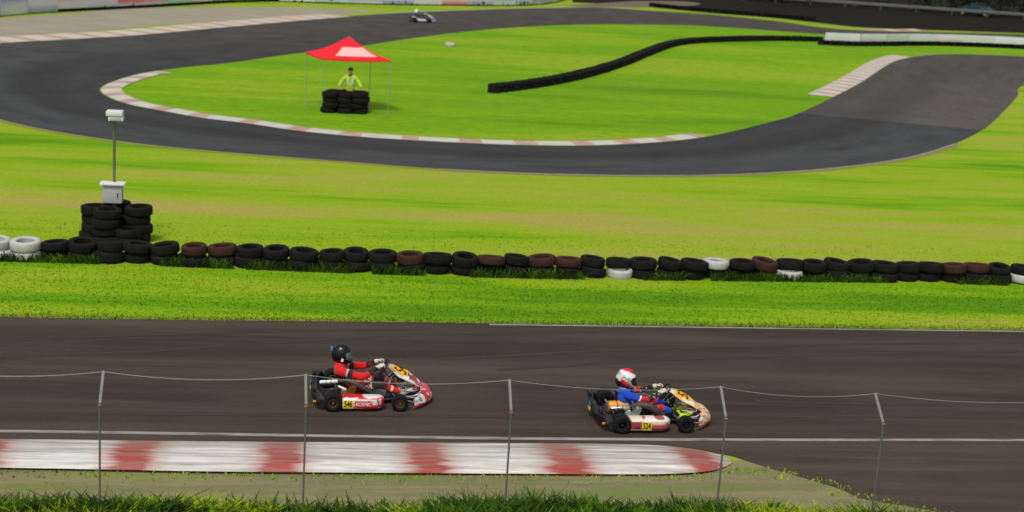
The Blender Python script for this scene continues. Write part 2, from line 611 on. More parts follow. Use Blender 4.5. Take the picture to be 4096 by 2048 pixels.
def sheet(name, pts, z, mat, kind="structure", res=None):
    """flat ground sheet from an outline"""
    from mathutils.geometry import tessellate_polygon
    P = [Vector((p[0], p[1], z)) for p in pts]
    tri = tessellate_polygon([P])
    mb = MB()
    mb.add(P, [t for t in tri])
    o = mb.build(name, mat, angle=0)
    for p in o.data.polygons:
        if p.normal.z < 0:
            p.flip()
    return tag(o, kind=kind)

def ribbon(name, A, B, z, mat, nu=8, heights=None, stripe=None, mats=None):
    """surface between two polylines of equal length (world points); heights: profile over u; stripe: face -> material"""
    mb = MB()
    n = len(A)
    rows = []
    for i in range(n):
        row = []
        for k in range(nu + 1):
            u = k / nu
            p = A[i].lerp(B[i], u)
            row.append((p.x, p.y, z + (heights(u, i) if heights else 0)))
        rows.append(row)
    mb.grid(rows)
    o = mb.build(name, mats or mat, angle=50 if heights else 0)
    me = o.data
    L = [0]
    for i in range(1, n):
        L.append(L[-1] + ((A[i] - A[i - 1]).length + (B[i] - B[i - 1]).length) / 2)
    uvl = me.uv_layers.new(name="UVMap")
    for poly in me.polygons:
        for li in poly.loop_indices:
            vi = me.loops[li].vertex_index
            uvl.data[li].uv = ((vi % (nu + 1)) / nu, L[vi // (nu + 1)])
        if stripe:
            i = min(poly.vertices) // (nu + 1)
            poly.material_index = stripe(L[i], poly.index % nu)
    if me.polygons[0].normal.z < 0:
        me.flip_normals()
    return tag(o, kind="structure")

def pxline(pts, sub=6):
    P, _ = catmull([Vector((p[0], p[1], 0)) for p in pts], [0] * len(pts), sub)
    return [G(p.x, p.y) for p in P]

def resample(P, step):
    out = [P[0].copy()]
    acc = 0
    for a, b in zip(P, P[1:]):
        L = (b - a).length
        d = step - acc
        while d <= L:
            out.append(a.lerp(b, d / L)); d += step
        acc = (acc + L) % step if L + acc >= step else acc + L
    return out

def offset(P, d):
    """offset a polyline sideways (left of travel positive)"""
    out = []
    for i, p in enumerate(P):
        t = (P[min(i + 1, len(P) - 1)] - P[max(i - 1, 0)])
        t.z = 0
        t.normalize()
        out.append(p + Vector((-t.y, t.x, 0)) * d)
    return out

# ------------------------------------------------------------------ the setting
sheet("ground", [(-400, -60), (400, -60), (400, 600), (-400, 600)], 0, "grass")

PAIRS = [((2860, 165), (2860, 158)), ((2720, 185), (2720, 150)), ((2576, 215), (2576, 142)), ((2560, 240), (2450, 137)), ((2540, 265), (2340, 138)),
         ((2520, 285), (2250, 155)), ((2500, 305), (2150, 217)), ((2470, 328), (2010, 285)),
         ((2400, 362), (1950, 304)), ((2280, 397), (1880, 322)), ((2120, 420), (1800, 340)), ((1960, 433), (1740, 350)),
         ((1750, 441), (1650, 359)), ((1500, 440), (1480, 367)), ((1288, 434), (1288, 365)), ((1080, 423), (1100, 357)),
         ((880, 407), (920, 346)), ((700, 393), (760, 331)), ((520, 378), (620, 311)), ((345, 360), (500, 296)),
         ((150, 332), (400, 278)), ((0, 300), (320, 262)), ((-150, 250), (265, 241)), ((-220, 200), (252, 222)),
         ((-180, 155), (290, 203)), ((-100, 128), (360, 184)), ((0, 109), (460, 170)), ((150, 101), (580, 158)),
         ((350, 88), (735, 136)), ((550, 70), (880, 120)), ((750, 52), (1005, 101)), ((950, 36), (1160, 81)),
         ((1200, 25), (1330, 67)), ((1400, 20), (1480, 62)), ((1500, 18), (1620, 62)), ((1620, 26), (1740, 64)),
         ((1800, 38), (1860, 71)), ((1950, 53), (1980, 80)), ((2060, 68), (2100, 88)), ((2180, 77), (2250, 92)), ((2400, 82), (2450, 97)), ((2700, 90), (2700, 104))]
SUB = 8
outer = pxline([p[0] for p in PAIRS], SUB)
inner = pxline([p[1] for p in PAIRS], SUB)
cut = 7 * SUB
ribbon("loop_road", outer[cut:], inner[cut:], .008, "loop", 10)
ribbon("old_road", outer[:cut + 1], inner[:cut + 1], .008, "old", 10)
sheet("infield_lawn", [p for p in inner] + [G(2900, 115), G(2900, 150)], .004, "infield")

# the straight in the foreground
S_top = pxline([(-500, 786), (0, 798), (500, 806), (1000, 811), (1340, 816), (1900, 823), (2576, 832), (3100, 838)], 4)
S_bot = pxline([(-500, 1112), (0, 1114), (500, 1120), (1000, 1124), (1500, 1127), (1720, 1134), (1830, 1146), (1900, 1168), (2010, 1200), (2110, 1230), (2180, 1258), (2400, 1300), (2700, 1420), (3000, 1560)], 4)
sheet("straight_road", [Vector((p.x, p.y, 0)) for p in S_top] + [Vector((p.x, p.y, 0)) for p in reversed(S_bot)], .008, "straight")
wl = pxline([(-500, 1080), (0, 1086), (500, 1093), (1000, 1101), (1400, 1105.5), (1900, 1108), (2576, 1108.5), (3100, 1108)], 4)
ribbon("white_line", offset(wl, .055), offset(wl, -.055), .012, "white_line", 1)
tl = pxline([(1230, 817.7), (1340, 819), (1900, 826.5), (2576, 835), (3100, 841)], 4)
ribbon("edge_line", offset(tl, .035), offset(tl, -.035), .012, "thin_line", 1)
for nm, a, b in (("edge_line", 8, 15), ("edge_line", 2, 5)):
    src = outer[a * SUB:b * SUB] if a == 8 else inner[a * SUB:b * SUB]
    w = .06 if a == 8 else .11
    ribbon(nm, offset(src, w), offset(src, -w * .2), .012, "thin_line", 1)
src = outer[31 * SUB:35 * SUB]
ribbon("edge_line", offset(src, .3), offset(src, -.05), .012, "thin_line", 1)

# worn strip behind the kerb, foreground bank
v_top = pxline([(-600, 1176), (0, 1178), (600, 1186), (1200, 1190), (1700, 1194), (1880, 1180), (2000, 1196), (2120, 1228), (2200, 1258), (2420, 1302)], 4)
v_bot = [Vector((p.x, 17.15, 0)) for p in reversed(v_top)]
sheet("worn_verge", [p + Vector((0, .35, 0)) for p in v_top] + v_bot, .004, "verge")

M["rubber"] = worn_paint("laid rubber", (.027, .0205, .0165), (.053, .0385, .029), (.36, .58), (.25, 6, 2))
for k, ptsx in enumerate(([(-200, 905), (300, 888), (700, 862), (1100, 842), (1500, 836)], [(200, 1040), (900, 1046), (1600, 1050), (2700, 1048)], [(1100, 905), (1600, 880), (2100, 868), (2700, 862)],
                          [(1250, 932), (1700, 905), (2200, 890), (2700, 884)], [(-100, 862), (300, 846), (700, 834), (1100, 829)], [(1900, 1010), (2200, 1018), (2700, 1022)])):
    L_ = pxline(ptsx, 8)
    ribbon("tyre_mark", offset(L_, .07), offset(L_, -.07), .0105 + .0002 * k, "rubber", 1)

def kerb(name, near, far, hmax, step, first_red, period=(1.0, 1.0), mats=("white_kerb", "red_kerb"), nu=8, taper=0):
    n = len(near)
    def hh(u, i):
        e = min(1, min(i, n - 1 - i) / max(1, taper)) if taper else 1
        return .012 + e * hmax * math.sin(min(1, u * 1.35) * PI / 2) * (1 if u < .97 else .35)
    def st(L, k):
        return 1 if (L + first_red) % (period[0] + period[1]) < period[0] else 0
    return ribbon(name, near, far, 0, None, nu, hh, st, list(mats))

# near kerb: red and white blocks, tapering off on the right
k_far = pxline([(-500, 1104), (0, 1106), (500, 1112), (1000, 1115), (1500, 1118), (1680, 1124), (1790, 1140), (1850, 1160)], 4)
k_near = pxline([(-500, 1181), (0, 1184), (500, 1193), (1000, 1197), (1500, 1200), (1680, 1199), (1790, 1190), (1846, 1164)], 4)
A_, B_ = [], []
xs = np.arange(-6.0, 6.55, .04)
def yat(P, x):
    for a, b in zip(P, P[1:]):
        if a.x <= x <= b.x:
            return a.y + (b.y - a.y) * (x - a.x) / (b.x - a.x)
    return None
for x in xs:
    a, b = yat(k_far, x), yat(k_near, x)
    if a is None or b is None: continue
    A_.append(Vector((x, a, 0))); B_.append(Vector((x, b, 0)))
kerb("kerb", A_, B_, .09, .04, 0, mats=("near_kerb", "near_kerb"), taper=14)

# kerb round the inside of the hairpin
hk = resample(inner[10 * SUB + 2:25 * SUB + 4], .2)
kerb("kerb", offset(hk, -.05), offset(hk, -.85), .05, .2, 0, (.75, 1.25), ("hair_white", "hair_red"), taper=6, nu=5)
rk = resample(inner[5 * SUB - 4:6 * SUB + 4], .2)
kerb("kerb", offset(rk, -.02), offset(rk, -1.3), .05, .2, 0, (.6, 1.2), ("hair_white", "far_red"), taper=6, nu=5)
ok_ = resample(pxline([(-260, 128), (0, 109), (195, 98), (350, 88.5), (550, 70.5), (750, 52.5), (885, 42)], 6), .25)
kerb("kerb", offset(ok_, .02), offset(ok_, 2.3), .05, .25, 0, (.8, 1.4), ("far_white", "far_red"), taper=8, nu=5)
fk = resample(pxline([(2185, 77), (2260, 79), (2345, 78)], 6), .25)
kerb("kerb", offset(fk, .1), offset(fk, 1.6), .08, .25, 0, (2.2, 1.4), ("far_white", "far_red"), taper=4, nu=4)

# runoff gravel and the far service road
sheet("gravel_runoff", pxline([(-300, 60), (0, 45), (146, 36), (293, 24), (415, 19), (629, 18.5), (800, 20), (930, 27)], 4) +
      list(reversed(pxline([(-320, 124), (0, 98), (146, 86), (293, 73), (464, 59), (629, 51), (800, 42), (930, 30)], 4))), .004, "gravel")
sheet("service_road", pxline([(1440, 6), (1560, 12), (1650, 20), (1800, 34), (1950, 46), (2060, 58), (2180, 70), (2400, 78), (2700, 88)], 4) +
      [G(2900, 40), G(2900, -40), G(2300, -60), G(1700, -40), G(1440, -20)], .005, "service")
sheet("dirt_patch", pxline([(1410, 14), (1500, 9), (1600, 3), (1720, 4), (1760, 12), (1640, 19), (1520, 17)], 4), .010, "dirt")

ribbon("dirt_edge", offset(S_top, .22), offset(S_top, -.2), .0055, "fringe", 2)
ribbon("dirt_edge", offset(outer[8 * SUB:26 * SUB], .05), offset(outer[8 * SUB:26 * SUB], -.32) if False else offset(outer[8 * SUB:26 * SUB], .35), .0055, "fringe", 2)
# ------------------------------------------------------------------ tyres and tyre walls
def tyre_profile(R_, r_, w, bulge=.012):
    return [(r_, -w * .40), (r_ + .02, -w * .5), (R_ - .035, -w * .5 - bulge * .3), (R_ - .012, -w * .44), (R_, -w * .3), (R_, w * .3),
            (R_ - .012, w * .44), (R_ - .035, w * .5 + bulge * .3), (r_ + .02, w * .5), (r_, w * .40), (r_ + .012, 0)]

def lying_tyre(mb, c, R_, w, n=18, tilt=0, mi=0, spin=0):
    m = Matrix.Translation(Vector(c)) @ Euler((rnd.uniform(-tilt, tilt), rnd.uniform(-tilt, tilt), spin)).to_matrix().to_4x4()
    prof = tyre_profile(R_, R_ * .58, w)
    mb.lathe(prof, n, mi, m, True)

TY = MB(); lying_tyre(TY, (0, 0, 0), .30, .19, 20)
tyre_proto = TY.build("tyre", "old_tyre")
tyre_meshes = [tyre_proto.data]
for mt in ("brown_tyre", "white_tyre"):
    d = tyre_proto.data.copy(); d.materials.clear(); d.materials.append(M[mt]); tyre_meshes.append(d)
bpy.data.objects.remove(tyre_proto)
ST = MB()
for k in range(2):
    lying_tyre(ST, (rnd.uniform(-.03, .03), rnd.uniform(-.03, .03), .10 + .19 * k), .30, .19, 12, .05)
_o = ST.build("tyre_stack", "old_tyre"); stack_mesh = _o.data; bpy.data.objects.remove(_o)
ST = MB()
for k in range(4):
    lying_tyre(ST, (rnd.uniform(-.05, .05), rnd.uniform(-.05, .05), .10 + .2 * k), .31, .2, 14, .05)
_o = ST.build("tyre_stack", "old_tyre"); tall_mesh = _o.data; bpy.data.objects.remove(_o)

def put(mesh, name, parent, loc, rot=(0, 0, 0), label=None):
    o = bpy.data.objects.new(name, mesh)
    COL.objects.link(o)
    o.parent = parent
    o.location = loc
    o.rotation_euler = rot
    if label: o["label"] = label
    return o

# long low tyre wall across the verge
tb = empty("tyre_barrier", (5, 31.4, 0), "long low wall of old black tyres stretching across the grass beside the straight", "tyre barrier")
base = pxline([(-160, 652), (0, 656), (300, 664), (700, 679), (1000, 690), (1288, 698), (1700, 704), (2100, 708), (2400, 713), (2576, 718), (2720, 722)], 6)
pts = resample(offset(base, .28), .575)
white_at = [(G(1545, 690).x, 0), (G(1760, 672).x, 1), (G(1945, 693).x, 0), (G(2576, 703).x, 0)]
brown_at = [G(x, 660).x for x in (520, 560, 1050, 1240, 1350, 1420, 1900, 2330, 2390)]
for i, p in enumerate(pts):
    for lv in range(2):
        q = p + Vector((rnd.uniform(-.035, .035), rnd.uniform(-.09, .09), .10 + .195 * lv)) - tb.location
        q.z = .105 + .205 * lv
        mi, lab = 0, None
        if any(abs(p.x - x) < .29 and l == lv for x, l in white_at): mi, lab = 2, "white painted tyre"
        elif any(abs(p.x - x) < .29 for x in brown_at) and lv == 1: mi, lab = 1, "faded reddish tyre"
        elif p.x < G(95, 640).x: mi, lab = 2, "white painted tyre"
        _t = put(tyre_meshes[mi], "tyre", tb, q, (rnd.uniform(-.12, .12), rnd.uniform(-.12, .12), rnd.uniform(0, 6)), lab)
        _s = rnd.uniform(.90, 1.07); _t.scale = (_s, _s, rnd.uniform(.92, 1.12))

# curved tyre wall on the infield
cb = empty("tyre_barrier", G(1640, 140), "black tyre wall curving over the infield lawn to the white banner", "tyre barrier")
cp = resample(pxline([(1243, 233), (1330, 222), (1420, 206), (1500, 186), (1570, 163), (1630, 138), (1690, 117), (1760, 108), (1860, 104), (1960, 103), (2066, 105)], 8), .57)
for p in cp:
    put(stack_mesh, "tyre_stack", cb, p - cb.location, (0, 0, rnd.uniform(0, 6)))

# banner walls far away
def banner_wall(base, label, tints, hb, hh, zb, seed, zsplit=1e9):
    rr = random.Random(seed)
    e = empty("banner_wall", base[len(base) // 2], label, "banner wall")
    o0 = e.location
    for p in resample(base, .62 if len(resample(base, .62)) <= 100 else .98):
        s_ = put(stack_mesh, "tyre_stack", e, p - o0, (0, 0, rr.uniform(0, 6)))
    top = offset(base, .12) if False else base
    i = 0
    seg = resample(base, 3.0)
    for a, b in zip(seg, seg[1:]):
        d = (b - a).normalized()
        nrm = Vector((d.y, -d.x, 0))
        off = nrm * .32
        mb = MB()
        rows = []
        for k in range(7):
            u = k / 6
            p = a.lerp(b, u) + off - o0
            w = .02 * math.sin(u * 9 + i)
            rows.append([(p.x + nrm.x * w, p.y + nrm.y * w, zb + (.0 if a.x < zsplit else .16) + .01 * math.sin(u * 17)), (p.x + nrm.x * (w + .03), p.y + nrm.y * (w + .03), zb + hh * .5), (p.x, p.y, zb + hh)])
        mb.grid(rows)
        back = [[(x - nrm.x * .012, y - nrm.y * .012, z) for x, y, z in r] for r in rows]
        mb.grid(back)
        cols = tints[i % len(tints)]
        seed_ = i
        def pf(co, cols=cols, a=a, d=d):
            t = (Vector((co.x, co.y, 0)) + Vector((o0.x, o0.y, 0)) - a).dot(d)
            z = (co.z - zb) / hh
            return cols[1] if z < .2 else (cols[2] if z > .8 else cols[0])
        mb.build("banner", "shell", e, paint=pf)
        i += 1
    return e
W, Pk, Bl, Rd, Cy = (.72, .70, .76), (.75, .25, .28), (.25, .3, .55), (.7, .1, .1), (.45, .62, .62)
banner_wall(pxline([(-110, 58), (-40, 46), (0, 39.5), (122, 31), (293, 22.5), (415, 15.5), (561, 7), (629, 4.5), (700, 4)], 5),
            "white and pink advertising banners on black tyres beyond the pale gravel", [(Pk, W, W), (W, Cy, W), (W, W, Bl), (W, Bl, W), (W, W, Pk), (W, Cy, Rd), (Rd, W, W)], .4, 1.0, .06, 3, G(110, 31).x)
banner_wall(pxline([(700, 4), (790, 7), (880, 9.5), (1007, 12.5), (1150, 14), (1230, 14.5), (1324, 13.5), (1390, 6), (1430, -6)], 5),
            "white advertising banners with red and blue bands behind the distant kart", [(Cy, W, Bl), (W, Cy, Bl), (Bl, W, W), (W, Bl, W), (W, W, Rd), (W, Rd, W), (W, Bl, Rd)], .4, 1.0, .10, 5)
banner_wall(pxline([(2068, 113), (2130, 115.5), (2200, 116), (2300, 114.5), (2400, 116.5), (2500, 120), (2620, 126), (2760, 134)], 5),
            "plain white banner along black tyres at the end of the curved tyre wall", [(W, W, W), (W, (.6, .5, .62), W), ((.62, .64, .62), W, W)], .4, .55, .38, 9)
fb = empty("tyre_barrier", G(1800, 30), "distant dark tyre wall behind the strip of bright green grass", "tyre barrier")
for p in resample(pxline([(1640, 17), (1720, 25), (1800, 32), (1900, 40), (1980, 47), (2060, 54)], 6), .60)[:99]:
    put(stack_mesh, "tyre_stack", fb, p - fb.location, (0, 0, rnd.uniform(0, 6)))

# guard rail, car and trees in the far corner
gr_pts = pxline([(1800, -6), (1900, 4), (2100, 17), (2300, 31), (2576, 50), (2800, 66)], 4)
gr = empty("guard_rail", gr_pts[len(gr_pts) // 2], "dull grey steel guard rail in front of the dark trees", "guard rail")
mb = MB()
prof = [(0, .42), (.05, .47), (.05, .54), (0, .585), (.05, .63), (.05, .70), (0, .75)]
rows = []
for i, p in enumerate(gr_pts):
    t = (gr_pts[min(i + 1, len(gr_pts) - 1)] - gr_pts[max(i - 1, 0)]).normalized()
    nn = Vector((t.y, -t.x, 0))
    rows.append([tuple(p - gr.location + nn * (a + .1) + Vector((0, 0, z))) for a, z in prof])
mb.grid(rows)
mb.grid([[(x - .004, y + .006, z) for x, y, z in r] for r in rows])
mb.build("rail", "galv", gr)
PO = MB(); PO.box((0, 0, .38), (.1, .14, .76), 0, .01)
_o = PO.build("post", "galv"); post_mesh = _o.data; bpy.data.objects.remove(_o)
for p in resample(gr_pts, 4.0):
    put(post_mesh, "post", gr, p - gr.location)

def make_car(loc, rz):
    e = empty("parked_car", loc, "teal car parked behind the guard rail under dark trees", "car", rz=rz)
    mb = MB()
    prof = [(-2.0, .35), (-2.05, .6), (-1.95, .9), (-1.2, .98), (-.75, 1.42), (.6, 1.45), (1.15, 1.0), (1.9, .85), (2.1, .6), (2.05, .32)]
    rows = []
    for y, s, dz in ((-.84, .97, -.02), (-.78, 1, 0), (0, 1.01, .03), (.78, 1, 0), (.84, .97, -.02)):
        rows.append([(x * s, y * (.86 if z > 1.1 else 1), z + dz if z > .5 else z) for x, z in prof])
    mb.grid(rows, closed=True, cap=True)
    body = mb.build("body", "teal_car", e, angle=30)
    for sgn in (-1, 1):
        w = MB()
        w.add([(-1.0, sgn * .80, 1.02), (.95, sgn * .80, 1.03), (.5, sgn * .70, 1.38), (-.72, sgn * .70, 1.37), (-1.0, sgn * .78, 1.02), (.95, sgn * .78, 1.03), (.5, sgn * .68, 1.38), (-.72, sgn * .68, 1.37)],
              [(0, 1, 2, 3), (7, 6, 5, 4), (0, 4, 5, 1), (1, 5, 6, 2), (2, 6, 7, 3), (3, 7, 4, 0)])
        w.build("window", "glass", e)
        for x in (-1.3, 1.3):
            wm = MB(); mt = Matrix.Translation((x, sgn * .76, .31)) @ Euler((PI / 2, 0, 0)).to_matrix().to_4x4()
            wm.lathe(tyre_profile(.31, .2, .19), 20, 0, mt, True)
            wm.lathe([(.001, .06), (.2, .07), (.2, -.07), (.001, -.06)], 20, 1, mt, True)
            wm.build("wheel", ["tyre_rubber", "alu"], e)
    return e
make_car(gr_pts[-6] + Vector((-1.5, 2.4, 0)), -.75)

def tree(loc, h, r, label, seed, n=2600):
    rr = random.Random(seed)
    e = empty("tree", loc, label, "tree", "dark trees behind the guard rail")
    t = MB()
    t.tube([(0, 0, -.1), (.05, .1, h * .25), (-.1, 0, h * .5), (.1, 0, h * .8)], [h * .035, h * .028, h * .02, h * .006], 8, smooth=3)
    for k in range(7):
        a = rr.uniform(0, 6.28); z = h * rr.uniform(.2, .6); L = r * rr.uniform(.5, .9)
        t.tube([(0, 0, z), (math.cos(a) * L * .5, math.sin(a) * L * .5, z + L * .25), (math.cos(a) * L, math.sin(a) * L, z + L * .6)], [h * .012, h * .008, h * .003], 6)
    t.build("trunk", "bark", e)
    c = MB()
    clumps = []
    for k in range(26):
        a, z = rr.uniform(0, 6.28), rr.uniform(.02, 1) ** .9
        q = r * (1 - .7 * abs(z - .35)) * math.sqrt(rr.random())
        clumps.append((q * math.cos(a), q * math.sin(a), .3 + z * h * .95, r * rr.uniform(.25, .45)))
    vs, fs = [], []
    for k in range(n):
        cx, cy, cz, cr = rr.choice(clumps)
        d = Vector((rr.gauss(0, 1), rr.gauss(0, 1), rr.gauss(0, .8))).normalized() * cr * rr.random() ** .35
        p = Vector((cx, cy, max(.05, cz + d.z))) + Vector((d.x, d.y, 0))
        s = rr.uniform(.12, .26)
        q = Euler((rr.uniform(-1.2, 1.2), rr.uniform(-1.2, 1.2), rr.uniform(0, 6.28))).to_matrix()
        b = len(vs)
        vs += [p + q @ Vector(v) * s for v in ((-1, 0, 0), (0, -.5, .1), (1, 0, -.1), (0, .5, .1))]
        fs.append((b, b + 1, b + 2, b + 3))
    c.add(vs, fs)
    c.build("crown", "leaf", e, angle=0)
    return e
_bk = resample(offset(gr_pts, 3.2), 5.2)
for i, p in enumerate(_bk):
    tree(p + Vector((rnd.uniform(-1, 1), rnd.uniform(-.5, 2.5), 0)), 7 + 3 * rnd.random(), 3.6 + rnd.random(), "dark leafy tree behind the grey guard rail", 40 + i, 2400)

# ------------------------------------------------------------------ marshal's posts
def person(name, loc, label, pts, edges, root, paint, mats="skin", rz=0):
    e = empty(name, loc, label, "person", rz=rz)
    skin_mesh("body", pts, edges, root, mats, e, paint, 3, .004)
    return e

def hand(mb, wrist, fwd, palm_n, side, L=.17, curl=.5, mi=0):
    """palm, four fingers of unequal length and a thumb from the side of the palm; curls towards palm_n"""
    f, n_ = Vector(fwd).normalized(), Vector(palm_n).normalized()
    s_ = Vector(side).normalized()
    w = Vector(wrist)
    mb.tube([w, w + f * L * .12, w + f * L * .30, w + f * L * .46], [L * .17, L * .22, L * .24, L * .21], 10, mi, flat=.5) if False else None
    rows = []
    for t, hw, th in ((0, .15, .13), (.15, .2, .12), (.32, .235, .11), (.48, .225, .085)):
        c = w + f * (L * t)
        rows.append([c + s_ * (math.cos(a) * hw * L) + n_ * (math.sin(a) * th * L) for a in [2 * PI * k / 10 for k in range(10)]])
    mb.grid(rows, mi, True, True)
    for k, (o, ln) in enumerate(((.165, .44), (.055, .50), (-.055, .46), (-.16, .36))):
        p = w + f * L * .44 + s_ * (o * L)
        d = f.copy()
        P = [p - f * L * .05, p]
        ax = f.cross(n_).normalized()
        for j, seg in enumerate((.42, .33, .25)):
            d = Quaternion(ax, curl * (1.0 + .15 * j + .06 * k)) @ d
            P.append(P[-1] + d * (ln * L * seg))
        mb.tube(P, [L * .062, L * .06, L * .055, L * .048, L * .036], 8, mi)
    p = w + f * L * .12 + s_ * (.2 * L)
    d = (f * .55 + s_ * .75 + n_ * .25).normalized()
    d2 = (f * .9 + s_ * .2 + n_ * .55).normalized()
    mb.tube([p - d * L * .08, p + d * L * .16, p + d * L * .16 + d2 * L * .17, p + d * L * .16 + d2 * L * .28], [L * .085, L * .075, L * .062, L * .045], 8, mi)

# tyre stack, canopy and marshal on the infield
cc = G(871, 273)
sb = empty("tyre_stack_guard", G(866, 287), "block of black tyre stacks under the red canopy", "tyre stacks")
for i in range(3):
    for j in range(2):
        put(tall_mesh, "tyre_stack", sb, ((i - 1) * .55 + .1 * j, .3 + j * .52, 0), (0, 0, i * 2 + j))
e = empty("canopy", cc, "red peaked canopy on thin legs with pale print on its roof", "canopy")
v = Vector((1.62, -.86, 0)); w_ = Vector((-.95, -1.45, 0))
cor = [v, -w_, -v, w_]
ZE, ZA = 2.02, 2.78
mb = MB()
apex = Vector((0, 0, ZA))
N = 10
for q in range(4):
    a, b = cor[q], cor[(q + 1) % 4]
    rows = []
    for i in range(N + 1):
        t = i / N
        row = []
        for k in range(N + 1):
            u = k / N
            p = (a.lerp(b, u)) * (1 - t) + Vector((0, 0, ZE + (ZA - ZE) * t))
            p.z -= .10 * math.sin(t * PI) * 1 + .03 * math.sin(u * PI) * (1 - t)
            row.append(p)
        rows.append(row)
    rows.insert(0, [Vector((p.x, p.y, p.z - .05)) for p in rows[0]])
    mb.grid(rows)
roof = mb.build("canopy_roof", "red_canvas", e, angle=30)
mod = roof.modifiers.new("Solid", "SOLIDIFY"); mod.thickness = .012
a, b = cor[3], cor[0]
for (u0, u1, t0, t1) in ((.12, .90, .20, .62),):
    pm = MB(); rows = []
    for i in range(7):
        t = t0 + (t1 - t0) * i / 6
        row = []
        for k in range(7):
            u = u0 + (u1 - u0) * k / 6
            p = a.lerp(b, u) * (1 - t) + Vector((0, 0, ZE + (ZA - ZE) * t))
            p.z -= .10 * math.sin(t * PI) + .03 * math.sin(u * PI) * (1 - t) - .016
            row.append(p)
        rows.append(row)
    pm.grid(rows)
    pm.build("roof_print", "pink_print", roof)
for c in cor:
    lg = MB(); q = c * .97
    lg.tube([(q.x, q.y, 0), (q.x, q.y, ZE)], .014, 8)
    lg.box((q.x, q.y, .01), (.12, .12, .02))
    lg.build("leg", "concrete", e)

HV, NAVY, SKIN, DK = (.42, .62, .03), (.02, .02, .03), (.36, .2, .13), (.02, .02, .02)
MP = {"pelvis": ((0, 0, .86), (.15, .12)), "waist": ((0, -.02, 1.0), (.15, .12)), "chest": ((0, -.06, 1.22), (.185, .14)), "neck": ((0, -.10, 1.39), .055),
      "jaw": ((0, -.15, 1.47), (.065, .075)), "skull": ((0, -.15, 1.58), (.078, .09)), "crown": ((0, -.14, 1.66), .05),
      "shL": ((-.19, -.07, 1.33), .088), "elL": ((-.36, -.16, 1.12), .066), "wrL": ((-.44, -.36, .97), .042),
      "shR": ((.19, -.07, 1.33), .088), "elR": ((.35, -.18, 1.12), .066), "wrR": ((.42, -.38, .97), .042),
      "hipL": ((-.10, 0, .80), .095), "knL": ((-.12, -.02, .46), .062), "anL": ((-.12, .02, .09), .042), "toL": ((-.13, -.14, .04), .036),
      "hipR": ((.10, 0, .80), .095), "knR": ((.12, -.02, .46), .062), "anR": ((.12, .02, .09), .042), "toR": ((.13, -.14, .04), .036)}
ME = [("pelvis", "waist"), ("waist", "chest"), ("chest", "neck"), ("neck", "jaw"), ("jaw", "skull"), ("skull", "crown")]
for s_ in "LR":
    ME += [("chest", "sh" + s_), ("sh" + s_, "el" + s_), ("el" + s_, "wr" + s_), ("pelvis", "hip" + s_), ("hip" + s_, "kn" + s_), ("kn" + s_, "an" + s_), ("an" + s_, "to" + s_)]
def mpaint(co):
    _, sg, t = seg_near(co, MP, ME)
    if sg[0] in ("neck", "jaw", "skull"): return SKIN
    if sg[0][:2] in ("el",): return SKIN if t > .85 else HV
    if sg[0][:2] in ("sh", "wa", "ch") or sg == ("pelvis", "waist"): return (.62, .62, .58) if (1.07 < co.z < 1.12 or (abs(abs(co.x) - .11) < .025 and co.z > 1.12)) else HV
    return DK if sg[0][:2] == "an" else NAVY
mloc = G(878, 281)
mp = person("person", mloc, "marshal in a lime hi-vis jacket leaning on the tyre stacks under the red canopy", MP, ME, "pelvis", mpaint)
hd = MB()
for s_, k in (("L", -1), ("R", 1)):
    hand(hd, MP["wr" + s_][0], (k * .25, -.9, -.35), (0, -.3, -1), (-k, -.2, 0), .17, .25)
hd.build("hand", "skin", mp, paint=lambda c: SKIN)
hr = MB(); hr.ball((0, -.125, 1.625), (.095, .105, .085))
hr.build("hair", "hair", mp)
fc = MB()
fc.tube([(0, -.235, 1.575), (0, -.258, 1.535)], [.012, .017], 8)
for k in (-1, 1):
    fc.ball((k * .032, -.222, 1.58), (.012, .008, .008), 1)
    fc.ball((k * .085, -.14, 1.555), (.012, .022, .032), 0)
fc.box((0, -.228, 1.488), (.045, .01, .012), 2, .004)
fc.build("face", [M["skin"], M["black_ink"], M["red_ink"]], mp, paint=lambda c: SKIN)

# signal post among tyres
sp = empty("signal_post", G(287, 603), "slim signal post with a white lamp head and white box above black tyres", "signal post")
s = 108.0
mb = MB(); mb.tube([(0, 0, 0), (0, 0, 2.72)], .032, 10); mb.tube([(0, 0, 0), (0, 0, .04)], .12, 12)
mb.build("pole", "galv", sp)
lh = MB(); lh.box((.02, -.06, 2.86), (.36, .30, .12), 0, .03); lh.box((.05, -.06, 2.745), (.32, .26, .09), 0, .02)
lh.build("lamp_head", "white_metal", sp)
ln = MB(); ln.box((.05, -.195, 2.745), (.24, .012, .06), 0, .004); ln.build("lens", "clear", sp)
bx = MB(); bx.box((-.02, -.06, 1.07), (.42, .28, .40), 0, .02); 
bo = bx.build("control_box", "pale_concrete", sp)
ld = MB(); ld.box((-.02, -.07, 1.295), (.54, .36, .045), 0, .012); ld.build("lid", "white_metal", bo)
dn = MB(); dn.box((.10, -.21, 1.06), (.02, .02, .09), 0, .004); dn.build("latch", "black_metal", bo)
ts = empty("tyre_stack_guard", G(287, 612), "black tyre stacks piled round the foot of the signal post", "tyre stacks")
for (x, y, k) in ((-.45, .10, 0), (.45, .12, 1), (-.15, -.32, 2), (.30, -.34, 3), (0, .62, 4)):
    put(tall_mesh if k != 3 else stack_mesh, "tyre_stack", ts, (x, y + .2, 0), (0, 0, k * 1.3))

lt = empty("tyre", G(1132, 117), "lone pale grey tyre lying flat on the infield lawn", "tyre")
put(tyre_meshes[2], "tyre_body", lt, (0, 0, .11), (.05, .04, 0)).scale = (1.0, 1.0, 1.1)

